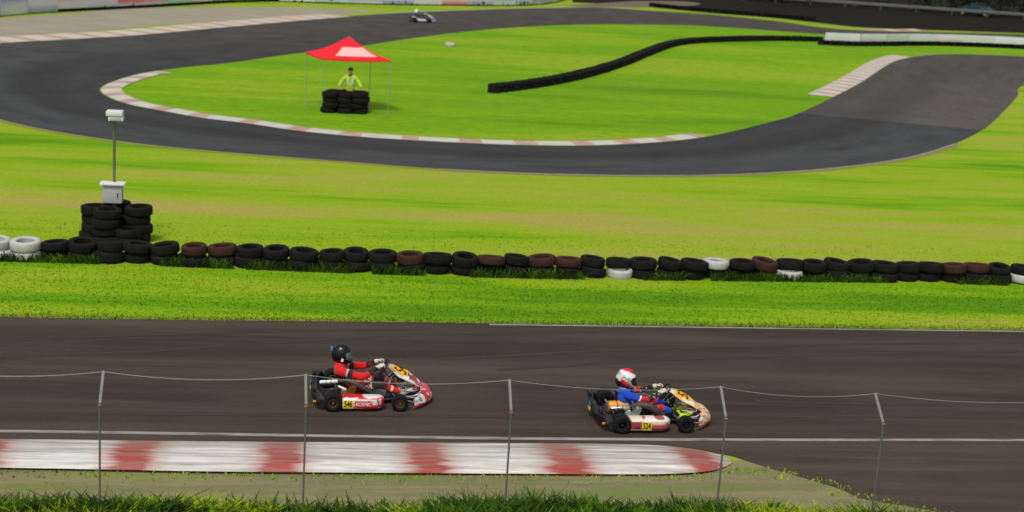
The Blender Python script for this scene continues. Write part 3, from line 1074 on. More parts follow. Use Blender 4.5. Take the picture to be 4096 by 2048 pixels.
# ------------------------------------------------------------------ wire fence in front
FY = 17.55
fpx = [(-275, 1010, -262, 924), (251, 1018, 261, 935), (770, 1021, 764, 943), (1286, 1037, 1280, 956), (1826, 1052, 1808, 973), (2222, 1066, 2192, 990), (2760, 1080, 2722, 1004)]
bends = [atY(a, b, FY) for a, b, _, _ in fpx]
tips = [atY(c, d, FY + .30) for _, _, c, d in fpx]
fn = empty("wire_fence", (4, FY, 0), "slim steel post fence with bent tops and one sagging wire along the near verge", "fence")
for b, t in zip(bends, tips):
    t = Vector((b.x + (t.x - b.x) * .4, t.y, t.z))
    o0 = fn.location
    x, zb = b.x - o0.x, b.z
    pm = MB()
    pm.tube([(x, 0, -.2), (x, 0, zb)], .013, 10)
    po = pm.build("post", "fence_steel", fn)
    am = MB()
    d = Vector((t.x - b.x, t.y - b.y, t.z - b.z))
    q = d.to_track_quat("Z", "Y").to_matrix()
    L = d.length
    am.box(Vector((x, 0, zb)) + d * .53, (.034, .026, L * .98), 0, .006, q)
    am.build("bent_top", "bent_steel", po)
    bk = MB(); bk.box((x, -.002, zb - .005), (.042, .04, .022), 0, .005); bk.build("clamp", "rust", po)
wm = MB()
for (b0, t0), (b1, t1) in zip(zip(bends, tips), zip(bends[1:], tips[1:])):
    a = Vector((b0.x + (t0.x - b0.x) * .4, t0.y, t0.z)) - fn.location
    c = Vector((b1.x + (t1.x - b1.x) * .4, t1.y, t1.z)) - fn.location
    wm.tube([a.lerp(c, k / 14) - Vector((0, 0, .085 * 4 * (k / 14) * (1 - k / 14))) for k in range(15)], .0032, 6)
wm.build("wire", "wire", fn)

# ------------------------------------------------------------------ karts
FACE = Matrix(((1, 0, 0), (0, 0, -1), (0, 1, 0))).to_4x4()      # lettering on the right-hand flank

def at(x, y, z, m=FACE):
    return Matrix.Translation((x, y, z)) @ m

def superpt(a, e=4.0):
    c, s_ = math.cos(a), math.sin(a)
    return math.copysign(abs(c) ** (2 / e), c), math.copysign(abs(s_) ** (2 / e), s_)

def build_kart(name, loc, rz, label, P):
    k = empty(name, loc, label, "go-kart", "racing karts", rz)
    RX, FX = -.515, .515
    # chassis
    fr = MB()
    for s_ in (-1, 1):
        fr.tube([(-.70, s_ * .30, .10), (-.3, s_ * .33, .075), (.1, s_ * .32, .07), (.42, s_ * .22, .075), (.62, s_ * .17, .085), (.78, s_ * .12, .10)], .016, 8, smooth=4)
        fr.tube([(-.33, s_ * .33, .08), (-.30, s_ * .58, .10), (.17, s_ * .58, .10), (.2, s_ * .30, .08)], .011, 8, smooth=4)
        fr.tube([(.42, s_ * .22, .08), (.50, s_ * .46, .12)], .015, 8)
    for x, w in ((-.68, .30), (-.36, .33), (.12, .32), (.60, .17)):
        fr.tube([(x, -w, .08), (x, w, .08)], .014, 8)
    fr.build("chassis_frame", "frame_metal", k)
    fl = MB(); fl.box((.33, 0, .052), (.62, .46, .008), 0, .003); fl.build("floor_pan", "black_metal", k)
    # front bumper hoops
    fb_ = MB()
    for z, x1 in ((.10, .86), (.21, .80)):
        fb_.tube([(.56, -.17, z), (x1 - .05, -.22, z), (x1, -.12, z), (x1, .12, z), (x1 - .05, .22, z), (.56, .17, z)], .011, 8, smooth=4)
    for s_ in (-1, 1):
        fb_.tube([(.58, s_ * .20, .11), (.76, s_ * .30, .16), (.86, s_ * .25, .22)], .009, 8, smooth=3)
        fb_.tube([(.62, s_ * .26, .07), (.78, s_ * .38, .075)], .009, 8)
    fb_.build("bumper_hoop", "chrome", k)
    # axle, brake disc, sprocket
    ax = MB(); ax.tube([(RX, -.63, .14), (RX, .63, .14)], .02, 12)
    axo = ax.build("rear_axle", "alu", k)
    bd = MB(); bd.lathe([(.02, -.004), (.095, -.004), (.095, .004), (.02, .004)], 24, 0, Matrix.Translation((RX, .2, .14)) @ Euler((PI / 2, 0, 0)).to_matrix().to_4x4(), True)
    bd.build("brake_disc", "chrome", axo)
    # wheels
    for x, sy, R_, w, yc in ((RX, -1, .142, .205, .60), (RX, 1, .142, .205, .60), (FX, -1, .130, .13, .575), (FX, 1, .130, .13, .575)):
        rot = Euler((PI / 2 if sy < 0 else -PI / 2, 0, 0)).to_matrix().to_4x4()
        T = Matrix.Translation((x, sy * yc, R_)) @ rot
        hub = MB(); hub.lathe([(.001, w * .42), (.022, w * .42), (.022, -.03), (.001, -.03)], 14, 0, T)
        ho = hub.build("wheel", P["rim"], k)
        ty = MB()
        ri = .066
        prof = [(ri, -w * .42), (ri + .012, -w * .47), (R_ - .03, -w * .5), (R_ - .008, -w * .46), (R_, -w * .36), (R_ + .001, 0), (R_, w * .36), (R_ - .008, w * .46), (R_ - .03, w * .5), (ri + .012, w * .47), (ri, w * .42)]
        ty.lathe(prof, 40, 0, T)
        ty.build("tyre", "tyre_rubber", ho, angle=50)
        rm = MB()
        rm.lathe([(ri + .004, w * .43), (ri + .002, w * .455), (ri - .006, w * .45), (ri - .012, w * .30), (ri - .016, w * .08), (.040, w * .04), (.034, w * .12), (.02, w * .14), (.001, w * .14)], 32, 0, T)
        rm.lathe([(ri + .004, -w * .43), (ri - .006, -w * .45), (ri - .012, -w * .2), (.03, -w * .06)], 32, 0, T)
        for j in range(3):
            a = j * 2 * PI / 3
            rm.lathe([(.001, w * .15), (.007, w * .15), (.007, w * .05)], 8, 0, T @ Matrix.Translation((.03 * math.cos(a), .03 * math.sin(a), 0)))
        rm.build("rim", P["rim"], ho)
    st = MB()
    for s_ in (-1, 1):
        st.tube([(.50, s_ * .46, .07), (.50, s_ * .46, .19)], .014, 8)
        st.tube([(FX, s_ * .44, .13), (FX, s_ * .56, .13)], .014, 10)
        st.tube([(.46, s_ * .44, .15), (.40, s_ * .04, .15)], .007, 8)
    st.build("stub_axle", "alu", k)
    # side pods
    for s_ in (-1, 1):
        rows = []
        xs_ = [-.375, -.372, -.36, -.30, -.2, -.1, 0, .08, .15, .20, .235, .258, .27, .274]
        rows_x = []
        for a, b in zip(xs_, xs_[1:]):
            rows_x += [a + (b - a) * t / 4 for t in range(4)]
        rows_x.append(xs_[-1])
        for x in rows_x:
            t = max(0, (x - .06) / .214)
            q = math.sqrt(max(0.0, 1 - t ** 3.2)) if t > 0 else 1
            q = max(q, .02)
            rq = 1 if x > -.36 else .90 + .1 * (x + .375) / .015
            hy, hz = .125 * (.35 + .65 * q) * rq, .103 * (.30 + .70 * q) * rq * (1 - .10 * max(0, x + .1))
            cy = .555 - .07 * t ** 2
            cz = .135 - .015 * max(0, -x - .2)
            row = []
            for j in range(40):
                c_, d_ = superpt(2 * PI * j / 40, 3.6)
                row.append((x, s_ * (cy + hy * c_), cz + hz * d_))
            rows.append(row)
        mb = MB(); mb.grid(rows, 0, True, True)
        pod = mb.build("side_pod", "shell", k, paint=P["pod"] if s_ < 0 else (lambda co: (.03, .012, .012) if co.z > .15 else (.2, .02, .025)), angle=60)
        if s_ < 0 and P.get("num"):
            nx, nw = P["num_x"]
            pl = MB(); pl.box((nx, -.683, .126), (nw, .006, .125), 0, .002)
            plo = pl.build("number_plate", "yellow_plate", pod)
            lettering("number_plate_digits", P["num"], .136, "black_ink", at(nx, -.6876, .128), plo, bold=.004, spacing=.98, sx=.62)
            for (tx, s2, body, mt, x, z, sx) in P["pod_text"]:
                lettering("pod_lettering", body, s2, mt, at(x, -.6815, z), pod, shear=tx, bold=.001, sx=sx)
    # nose cone
    rows = []
    for j in range(33):
        u = -1 + 2 * j / 32
        y = .50 * math.sin(u * PI / 2) if abs(u) < .98 else .50 * math.copysign(1, u)
        y = .52 * u
        fx = .765 + .29 * (1 - abs(u) ** 2.3)
        ht = .17 + .065 * (1 - u * u)
        bx_ = .73 + .14 * (1 - u * u)
        sec = [(bx_, ht - .015), (bx_ + (fx - bx_) * .25, ht), (bx_ + (fx - bx_) * .62, ht - .022), (fx - .018, ht - .075), (fx, ht - .125), (fx - .004, .06), (fx - .03, .035), (fx - .075, .03)]
        rows.append([(x, y, z) for x, z in sec])
    # refine sections for paint
    rr_ = []
    for r in rows:
        pts_, _ = catmull([Vector(p) for p in r], [0] * len(r), 4)
        rr_.append(pts_)
    mb = MB(); mb.grid(rr_)
    no = mb.build("nose_cone", "shell", k, paint=P["nose"], angle=60)
    md = no.modifiers.new("Solid", "SOLIDIFY"); md.thickness = .006; md.offset = -1
    # front panel behind the steering wheel
    cl = P["panel_line"]        # (x, z centre, z edge, half width)
    rows = []
    for i in range(len(cl)):
        x, zc, ze, hw = cl[i]
        row = []
        for j in range(17):
            u = -1 + 2 * j / 16
            drop = abs(u) ** 2.2
            row.append((x - .02 * drop, hw * u, zc + (ze - zc) * drop))
        rows.append(row)
    fine = []
    for j in range(17):
        pts_, _ = catmull([Vector(r[j]) for r in rows], [0] * len(rows), 6)
        fine.append(pts_)
    mb = MB(); mb.grid(fine)
    pn = mb.build("front_panel", "shell", k, paint=P["panel"], angle=60)
    md = pn.modifiers.new("Solid", "SOLIDIFY"); md.thickness = .005; md.offset = -1
    # plate on the panel follows its surface
    def surf(t, u, lift):
        pts_, _ = catmull([Vector(r[0:1][0]) if False else Vector(r[8]) for r in rows], [0] * len(rows), 8)
        f_ = t * (len(pts_) - 1); i0 = min(int(f_), len(pts_) - 2)
        p = pts_[i0].lerp(pts_[i0 + 1], f_ - i0)
        ii = t * (len(cl) - 1); i1 = min(int(ii), len(cl) - 2); ff = ii - i1
        zc = cl[i1][1] * (1 - ff) + cl[i1 + 1][1] * ff; ze = cl[i1][2] * (1 - ff) + cl[i1 + 1][2] * ff; hw = cl[i1][3] * (1 - ff) + cl[i1 + 1][3] * ff
        d = abs(u) ** 2.2
        return Vector((p.x - .02 * d + lift * .5, hw * u, p.z + (ze - zc) * d + lift * .85))
    def patch(nm, t0, t1, u0, u1, mt, par, lift):
        pm = MB(); r_ = [[surf(t0 + (t1 - t0) * i / 8, u0 + (u1 - u0) * j / 12, lift) for j in range(13)] for i in range(9)]
        pm.grid(r_)
        o_ = pm.build(nm, mt, par, angle=60)
        m_ = o_.modifiers.new("Solid", "SOLIDIFY"); m_.thickness = .002
        return o_
    patch("number_plate", P["pp"][0], P["pp"][1], -.82, .5, "amber_plate", pn, .006)
    # digits mapped on to the plate (rows read downwards over the panel)
    def wrap_text(nm, body, t0, t1, u0, u1, mt, par, lift, shear=0.0, bold=.02):
        o_ = lettering(nm, body, 1.0, mt, Matrix.Identity(4), par, shear=shear, bold=bold, extrude=.0)
        bm = bmesh.new(); bm.from_mesh(o_.data)
        bmesh.ops.triangulate(bm, faces=bm.faces[:])
        bmesh.ops.subdivide_edges(bm, edges=bm.edges[:], cuts=1)
        xs__ = [v_.co.x for v_ in bm.verts]; ys__ = [v_.co.y for v_ in bm.verts]
        x0, x1, y0, y1 = min(xs__), max(xs__), min(ys__), max(ys__)
        for v_ in bm.verts:
            a_ = (v_.co.x - x0) / (x1 - x0); b_ = (v_.co.y - y0) / (y1 - y0)
            v_.co = surf(t1 + (t0 - t1) * b_, u0 + (u1 - u0) * a_, lift)
        bm.to_mesh(o_.data); bm.free()
        return o_
    if P.get("num"):
        wrap_text("number_plate_digits", P["num"], P["pp"][0] + .03, P["pp"][1] - .03, -.74, .40, "black_ink", pn, .0095)
    if P.get("script"):
        patch("sticker", P["script"][1], P["script"][2], -.97, -.70, "white_ink", pn, .005)
    # steering
    sc_ = MB(); sc_.tube([(.56, 0, .09), (.26, 0, .50)], .010, 8); sc_.tube([(.42, -.1, .08), (.40, 0, .30), (.42, .1, .08)], .008, 8)
    sco = sc_.build("steering_column", "black_metal", k)
    WC, wn = Vector(P["wheel_c"]), Vector((-.86, 0, .51)).normalized()
    Q = wn.to_track_quat("Z", "X").to_matrix().to_4x4()
    sw = MB(); T = Matrix.Translation(WC) @ Q
    ring = [(.135 + .013 * math.cos(a), .014 * math.sin(a)) for a in [2 * PI * j / 10 for j in range(10)]]
    sw.lathe(ring, 32, 0, T, True)
    sw.lathe([(.001, .004), (.04, .004), (.04, -.006), (.001, -.006)], 16, 0, T)
    for a in (0.3, 2.2, 4.1):
        sw.tube([T @ Vector((.02 * math.cos(a), .02 * math.sin(a), 0)), T @ Vector((.145 * math.cos(a), .13 * math.sin(a), 0))], .010, 8)
    sw.build("steering_wheel", "black_plastic", sco)
    # bracing wires of the panel
    br = MB()
    for s_ in (-1, 1):
        br.tube([(.30, s_ * .05, .30), (.40, s_ * .09, .40), (.47, s_ * .11, .45)], .005, 6)
    br.build("panel_brace", "chrome", k)
    # seat
    rows = []
    prof = [(-.02, .075), (-.12, .062), (-.25, .06), (-.36, .085), (-.44, .17), (-.475, .28), (-.49, .40), (-.50, .47)]
    for i, (x, z) in enumerate(prof):
        hw = (.15, .17, .185, .19, .19, .185, .18, .15)[i]
        rise = (.03, .10, .17, .23, .23, .18, .10, .0)[i]
        row = []
        for j in range(13):
            u = -1 + 2 * j / 12
            q = abs(u) ** 2.6
            row.append((x + (.12 * q if i > 3 else .0) , hw * u * (1 - .06 * q), z + rise * q))
        rows.append(row)
    fine = []
    for j in range(13):
        pts_, _ = catmull([Vector(r[j]) for r in rows], [0] * len(rows), 4)
        fine.append(pts_)
    mb = MB(); mb.grid(fine)
    so = mb.build("seat", "black_plastic", k, angle=60)
    md = so.modifiers.new("Solid", "SOLIDIFY"); md.thickness = .012
    # rear bumper
    rb = MB()
    rows = []
    for j in range(25):
        u = -1 + 2 * j / 24
        y = .64 * u
        xb = -.80 + .11 * abs(u) ** 4
        zt = .235 + .035 * (abs(u) > .55) - .08 * (abs(u) > .93)
        rows.append([(xb + .045, y, .10), (xb - .02, y, .085), (xb - .05, y, .13), (xb - .055, y, zt - .05), (xb - .02, y, zt), (xb + .04, y, zt - .015)])
    rb.grid(rows, 0, True, True)
    for s_ in (-1, 1):
        rb.box((-.81, s_ * .42, .285), (.055, .15, .07), 0, .02)
        rb.tube([(-.68, s_ * .28, .12), (-.79, s_ * .28, .16)], .013, 8)
    rbo = rb.build("rear_bumper", "black_plastic", k, angle=35)
    for (c_, sz, mt_) in (((-.866, .12, .205), (.012, .13, .055), P["stick"][0]), ((-.866, .12, .145), (.012, .13, .06), P["stick"][1]), ((-.80, -.648, .16), (.05, .012, .03), "orange_box")):
        sk = MB(); sk.box(c_, sz, 0, .003); sk.build("sticker", mt_, rbo)
    # engine on the right
    en = MB()
    en.box((-.30, -.34, .15), (.20, .17, .15), 0, .03)
    en.tube([(-.30, -.44, .15), (-.30, -.25, .15)], .075, 18)
    en.tube([(-.22, -.43, .13), (-.22, -.40, .13)], .05, 16)
    en.box((-.16, -.36, .10), (.10, .14, .06), 0, .01)
    eo = en.build("engine", P["engine"], k)
    cy_ = MB()
    for i in range(7):
        cy_.box((-.235 + .006 * i, -.34, .215 + .016 * i), (.105 - .002 * i, .115, .008), 0, .002)
    cy_.tube([(-.235, -.34, .20), (-.19, -.34, .325)], .035, 12)
    cy_.tube([(-.19, -.34, .325), (-.186, -.34, .35)], .012, 8)
    cy_.build("cylinder", P["cylinder"], eo)
    cb_ = MB(); cb_.tube([(-.31, -.30, .23), (-.37, -.27, .25), (-.43, -.24, .27)], [.025, .03, .03], 12); cb_.box((-.355, -.285, .225), (.05, .06, .05), 0, .01)
    cb_.build("carburettor", "alu", eo)
    cg = MB(); cg.box((-.42, -.245, .15), (.26, .03, .13), 0, .012); cg.build("chain_guard", "black_plastic", k)
    # exhaust and silencer
    exm = MB(); exm.tube([p[:3] for p in P["pipe"]], [p[3] for p in P["pipe"]], 16, smooth=5)
    exo = exm.build("exhaust_pipe", "exhaust", k)
    sp_ = MB()
    for t in (2, 3):
        p = P["pipe"][t]
        sp_.tube([(p[0] + .0, p[1] - p[3] * .2, p[2] + p[3] * .96), (p[0] + .03, p[1] - p[3] * .2, p[2] + p[3] * .98)], .006, 6)
    sp_.build("exhaust_spring", "chrome", exo)
    sl = P["silencer"]
    sm = MB(); a, b = Vector(sl[0]), Vector(sl[1])
    sm.tube([a, a.lerp(b, .02), a.lerp(b, .05), a.lerp(b, .95), a.lerp(b, .98), b], [.012, .024, .029, .029, .024, .012], 18)
    so_ = sm.build("silencer", "white_metal" if P.get("pale_silencer") else "chrome", k)
    bn = MB()
    for t in (.36, .62): bn.tube([a.lerp(b, t), a.lerp(b, t + .035)], .031, 18)
    bn.build("clamp", "black_metal", so_)
    # air box
    am = MB(); A0, A1, ar = P["airbox"]; A0, A1 = Vector(A0), Vector(A1)
    am.tube([A0, A0.lerp(A1, .03), A0.lerp(A1, .1), A0.lerp(A1, .9), A0.lerp(A1, .97), A1], [ar * .6, ar * .88, ar, ar, ar * .88, ar * .6], 18, flat=1.05)
    ao = am.build("air_box", P["airbox_mat"], k)
    st_ = MB(); st_.tube([A0.lerp(A1, .58), A0.lerp(A1, .62)], ar * 1.03, 18, flat=1.05); st_.build("strap", "black_ink", ao)
    # radiator on the far side
    rd = MB(); rd.box((-.22, .36, .26), (.05, .16, .30), 0, .01, Euler((0, -.35, 0)).to_matrix()); rd.build("radiator", "alu", k)
    # fuel tank between the legs
    ft = MB(); ft.box((.22, 0, .14), (.22, .13, .16), 0, .03); ft.tube([(.27, .02, .21), (.27, .02, .235)], .03, 12); ft.build("fuel_tank", "clear", k)
    for s_ in (-1, 1):
        pd = MB(); pd.tube([(.58, s_ * .12, .07), (.63, s_ * .12, .20)], .007, 8); pd.box((.635, s_ * .12, .215), (.02, .09, .035), 0, .006); pd.build("pedal", "chrome", k)
    return k

def helmet_mesh(nm, mats, parent, c, paint, pitch=0.0, scale=1.0):
    def prof(az, el):
        ca, sa, ce, se = math.cos(az), math.sin(az), math.cos(el), math.sin(el)
        rx, ry, rz_ = .142, .120, .150
        p = Vector((rx * ca * ce, ry * sa * ce, rz_ * se))
        front = max(0, ca) ** 2
        if el < .1:
            p.x += .035 * front * min(1, (.1 - el) / .5)
            p.x *= 1 + .06 * min(1, (.1 - el) / .9)
            p.y *= 1 + .05 * min(1, (.1 - el) / .9)
        return p
    rows = []
    for i in range(25):
        el = -1.08 + (PI / 2 - .01 + 1.08) * i / 24
        rows.append([prof(2 * PI * j / 40, el) for j in range(40)])
    rows.insert(0, [Vector((p.x * .86, p.y * .84, p.z - .004)) for p in rows[0]])
    mb = MB()
    mb.grid(rows, 0, True, True)
    T = Matrix.Translation(c) @ Euler((0, pitch, 0)).to_matrix().to_4x4() @ Matrix.Scale(scale, 4)
    h = mb.build(nm, mats, parent, paint=paint, angle=50)
    h.matrix_local = T
    return h, prof

def visor_mesh(h, prof, mat, az=1.15, lo=-.42, hi=.42):
    rows = []
    for i in range(9):
        el = lo + (hi - lo) * i / 8
        row = []
        for j in range(21):
            a = -az + 2 * az * j / 20
            e2 = el * (1 - .35 * (abs(a) / az) ** 3) + .04 * (abs(a) / az) ** 2
            p = prof(a, e2)
            row.append(p * 1.028)
        rows.append(row)
    mb = MB(); mb.grid(rows)
    v_ = mb.build("visor", mat, h, angle=60)
    m_ = v_.modifiers.new("Solid", "SOLIDIFY"); m_.thickness = .004; m_.offset = -1
    pv = MB()
    for s_ in (-1, 1):
        q = prof(s_ * 1.22, .03)
        pv.ball(q * 1.02, (.016, .008, .016), 0, 12, 8)
    pv.build("visor_pivot", "black_plastic", h)
    return v_

def build_driver(loc, rz, label, D):
    e = empty("person", loc, label, "person", "kart drivers", rz)
    P = D["pts"]
    E = [("pelvis", "belly"), ("belly", "chest"), ("chest", "upper"), ("upper", "neck"), ("neck", "head")]
    for s_ in "LR":
        E += [("upper", "sh" + s_), ("sh" + s_, "el" + s_), ("el" + s_, "wr" + s_), ("pelvis", "hip" + s_), ("hip" + s_, "kn" + s_), ("kn" + s_, "an" + s_)]
    skin_mesh("body", P, E, "pelvis", "suit", e, lambda co: D["paint"](co, *seg_near(co, P, E)[1:]), 3, .007)
    hc = Vector(D["helmet_c"])
    h, pr = helmet_mesh("helmet", "helmet", e, hc, D["helmet_paint"], D.get("pitch", .08), D.get("hs", 1.0))
    visor_mesh(h, pr, D["visor"])
    if D.get("mark"):
        lettering("helmet_mark", D["mark"], .06, "white_ink", Matrix.Translation((.015, -.1265, -.055)) @ FACE @ Matrix.Rotation(-.2, 4, "X"), h, bold=.003)
    if D.get("fin"):
        f_ = MB(); f_.box((-.148, 0, .062), (.03, .12, .045), 0, .01, Euler((0, -.5, 0)).to_matrix()); f_.build("helmet_fin", D["fin"], h)
    if D.get("vents"):
        for s_ in (-1, 1):
            vm = MB()
            vm.tube([(-.07, s_ * .105, .055), (.0, s_ * .118, .02), (.05, s_ * .112, -.03), (.085, s_ * .098, -.075)], [.008, .013, .013, .007], 8, smooth=3)
            vm.ball((.005, s_ * .118, .035), (.03, .01, .022))
            vm.build("helmet_trim", "pale_concrete", h)
    # neck collar
    nb = MB(); nc = Vector(P["neck"][0])
    nb.lathe([(.075 + .025 * math.cos(a), .025 * math.sin(a)) for a in [2 * PI * j / 8 for j in range(8)]], 24, 0, Matrix.Translation(nc + Vector((0, 0, -.01))) @ Euler((0, .12, 0)).to_matrix().to_4x4(), True)
    nb.build("neck_collar", D["collar"], e)
    if D.get("vest"):
        # rib protector: a shell round the chest
        rows = []
        a0, a1 = Vector(P["belly"][0]), Vector(P["upper"][0])
        for i in range(9):
            t = i / 8
            c_ = a0.lerp(a1, -.15 + 1.02 * t) + Vector((-.015 * math.sin(t * PI), 0, 0))
            hx, hy = .128 - .02 * t, .182 - .01 * t
            rows.append([(c_.x + hx * superpt(2 * PI * j / 32, 2.5)[0], c_.y + hy * superpt(2 * PI * j / 32, 2.5)[1], c_.z + .02 * math.cos(2 * PI * j / 32 * 2)) for j in range(32)])
        top = [(sum(p[0] for p in rows[-1]) / 32 + (p[0] - sum(q[0] for q in rows[-1]) / 32) * .70, p[1] * .72, p[2] + .045) for p in rows[-1]]
        rows.append(top)
        vm = MB(); vm.grid(rows, 0, True)
        vo = vm.build("rib_vest", "suit", e, paint=D["vest"], angle=70)
    T_ = Vector(D["wheel_c"])
    for s_, sy in (("R", -1), ("L", 1)):
        gm = MB()
        w_ = Vector(P["wr" + s_][0])
        tgt = T_ + Vector((.05, sy * .115, .10))
        hand(gm, w_, (tgt - w_) + Vector((0, 0, .02)), (.25, -sy * .25, -.9), (-.35, -sy * .9, .3), .165, .75)
        gm.tube([w_ - (tgt - w_).normalized() * .05, w_ + (tgt - w_).normalized() * .01], [.040, .034], 12)
        gm.build("glove", D["glove"], e)
    for s_, sy in (("R", -1), ("L", 1)):
        an = Vector(P["an" + s_][0])
        tilt = D["foot_tilt"]
        rows = []
        Ls = ((-.055, .030, .040, .0), (-.04, .037, .055, .004), (0, .040, .06, .006), (.05, .041, .045, -.004), (.11, .044, .033, -.012), (.16, .042, .027, -.016), (.19, .030, .020, -.018), (.205, .010, .010, -.018))
        R3 = Euler((0, -tilt, sy * .06)).to_matrix()
        for x, hw, hh_, dz in Ls:
            rows.append([an + Vector((.0, 0, -.02)) + R3 @ Vector((x, hw * superpt(2 * PI * j / 14, 2.6)[0], dz + hh_ * superpt(2 * PI * j / 14, 2.6)[1])) for j in range(14)])
        sm = MB(); sm.grid(rows, 0, True, True)
        sm.tube([an + R3 @ Vector((-.02, 0, .0)), an + R3 @ Vector((-.03, 0, .075))], [.043, .046], 12)
        sm.build("shoe", D["shoe"], e)
    return e

# liveries ---------------------------------------------------------
RED, WHT, CRM, ORG, DRK, WINE = (.62, .012, .018), (.74, .73, .70), (.74, .64, .47), (.80, .36, .06), (.03, .02, .02), (.25, .03, .035)

def n2(x, z, s=1.0, o=0.0):
    return mnoise.noise(Vector((x * s + o, z * s, o)))

def pod_red(co):
    x, z = co.x, co.z
    if co.y > -.5 and z < .2 and co.y < 0: return RED if n2(x, z, 8) > -.1 else WHT
    if z > .205: return RED if n2(x * .6, z * 3, 12) > .0 else WHT
    if -.20 < x < .095 and .080 < z < .176: return RED
    if x > .225 and z > .10: return RED
    if .165 < x + (z - .15) * .3 < .195 and z > .1: return RED
    if x > .07 + (z - .12) * -.25 and z > .115: return WHT
    if z > .165 + .06 * n2(x, 0, 7): return WHT
    if x < -.17 and z > .09: return WHT
    if z < .085 - .1 * (x + .3) and x < .05 and z > .06 - .1 * (x + .3): return (.70, .38, .36)
    if x > .17 and z < .075 and x < .22: return WHT
    return RED

def nose_red(co):
    x, y, z = co
    st_ = (y * 9 + z * 7 + x * 4) % 1.5
    if z < .075: return (.10, .012, .015) if n2(y, z, 10, 5) > .1 else RED
    if .145 < z < .20 and st_ < .16: return WHT
    if y < -.34 and z > .085: return WHT if n2(x + y, z, 11, 1) > -.25 else (.16, .15, .16)
    if z < .145 and abs(st_ - .8) < .07: return WHT
    if n2(y * 1.4, z * 2.2, 9, 3) > .30: return WHT
    if n2(y * 1.4, z * 2.2, 9, 7) > .38: return (.12, .02, .025)
    return RED

def panel_red(co):
    x, y, z = co
    if x < .425: return (.50, .50, .48) if abs(y) < .085 else (.42, .28, .2)
    if y < -.118 or y > .125: return (.62, .62, .62) if x < .80 else (.66, .5, .5)
    if x < .60: return (.095, .09, .11)
    if n2(x, y, 14, 2) > .3: return WHT
    if x < .72: return (.17, .035, .045)
    if x > .80 and n2(x * 1.5, y, 13) > .05: return WHT
    return (.40, .04, .05)

def pod_cream(co):
    x, z = co.x, co.z
    if x < -.20: return (.34, .03, .045) if (.075 < z < .195) else CRM
    if x > .13 and (x - .20) ** 2 + (z - .13) ** 2 < .0022 and (x - .205) ** 2 + (z - .125) ** 2 > .0011: return (.25, .24, .3)
    if z > .222 and n2(x, z * 3, 7) > .0: return (.40, .08, .07)
    if z > .19: return (.76, .73, .64)
    if z > .178: return (.60, .50, .36)
    if z > .15: return CRM
    if z > .095: return (.50, .06, .07)
    if z > .075: return (.13, .05, .08)
    if z > .055: return (.42, .06, .06)
    return CRM

def nose_orange(co):
    x, y, z = co
    if z < .085: return WINE if n2(y, z, 12) > -.3 else (.55, .28, .08)
    if z < .145:
        q = n2(y, z, 17)
        return (.66, .60, .50) if q > .1 else ((.22, .13, .10) if q < -.25 else (.70, .42, .16))
    if n2(y * 1.2, z, 10, 2) > .22: return (.62, .57, .50)
    if n2(y, z * 1.5, 16, 4) > .35: return (.25, .08, .06)
    if y < -.42: return (.72, .64, .50)
    return (.74, .43, .14)

def panel_orange(co):
    x, y, z = co
    if x < .44: return (.76, .70, .58) if y < .03 else (.55, .12, .08)
    if -.02 < y < .1 and x > .55: return (.28, .16, .2)
    if x < .72: return (.83, .47, .12)
    return (.82, .50, .17)

stick1 = ["teal", "yellow_plate"]
KART1 = dict(rim="gold_rim", pod=pod_red, num="546", num_x=(-.285, .155), pod_text=[(.3, .078, "KOSMIC", "white_ink", -.055, .128, .84)], nose=nose_red, panel=panel_red,
             panel_line=[(.345, .575, .565, .085), (.40, .57, .53, .12), (.51, .535, .425, .145), (.62, .49, .37, .15), (.72, .425, .325, .145), (.83, .335, .26, .125), (.90, .235, .21, .09), (.935, .17, .165, .055)],
             pp=(.16, .48), script=(0, .40, .52), stick=stick1, engine="brown_engine", cylinder="brown_engine",
             pipe=[(.13, -.33, .17, .022), (.08, -.34, .20, .03), (-.02, -.34, .27, .048), (-.14, -.33, .335, .056), (-.26, -.31, .375, .045), (-.36, -.29, .375, .03), (-.44, -.27, .36, .022)],
             silencer=((-.44, -.26, .36), (-.73, -.25, .335)), pale_silencer=True, airbox=((-.50, -.10, .27), (-.68, -.12, .25), .065), airbox_mat="black_plastic", wheel_c=(.275, 0, .53))
KART2 = dict(rim="black_rim", pod=pod_cream, num="524", num_x=(-.13, .150), pod_text=[(.0, .03, "RACE", "black_ink", -.275, .10, 1.0), (.0, .055, "A", "blue_ink", -.265, .150, 1.0)], nose=nose_orange, panel=panel_orange,
             panel_line=[(.345, .515, .505, .085), (.42, .51, .47, .125), (.53, .48, .385, .15), (.64, .43, .325, .155), (.74, .365, .275, .145), (.84, .275, .215, .11), (.90, .20, .175, .075), (.935, .14, .135, .045)],
             pp=(.20, .50), script=(0, .34, .62), stick=["teal", "yellow_plate"], engine="alu", cylinder="alu",
             pipe=[(.16, -.34, .12, .026), (.155, -.35, .17, .04), (.09, -.35, .265, .066), (-.01, -.34, .325, .066), (-.13, -.32, .345, .052), (-.24, -.30, .335, .034), (-.33, -.29, .30, .022)],
             silencer=((-.32, -.30, .30), (-.63, -.29, .275)), airbox=((-.30, -.12, .27), (-.62, -.12, .255), .078), airbox_mat="orange_box", wheel_c=(.30, 0, .465))
K1 = build_kart("racing_kart", (1.015, 22.28, .008), .0, "red and white racing kart numbered 546 running behind on the straight", KART1)
K2 = build_kart("racing_kart", (5.365, 21.50, .008), math.radians(1.5), "cream and orange racing kart numbered 524 leading on the straight", KART2)

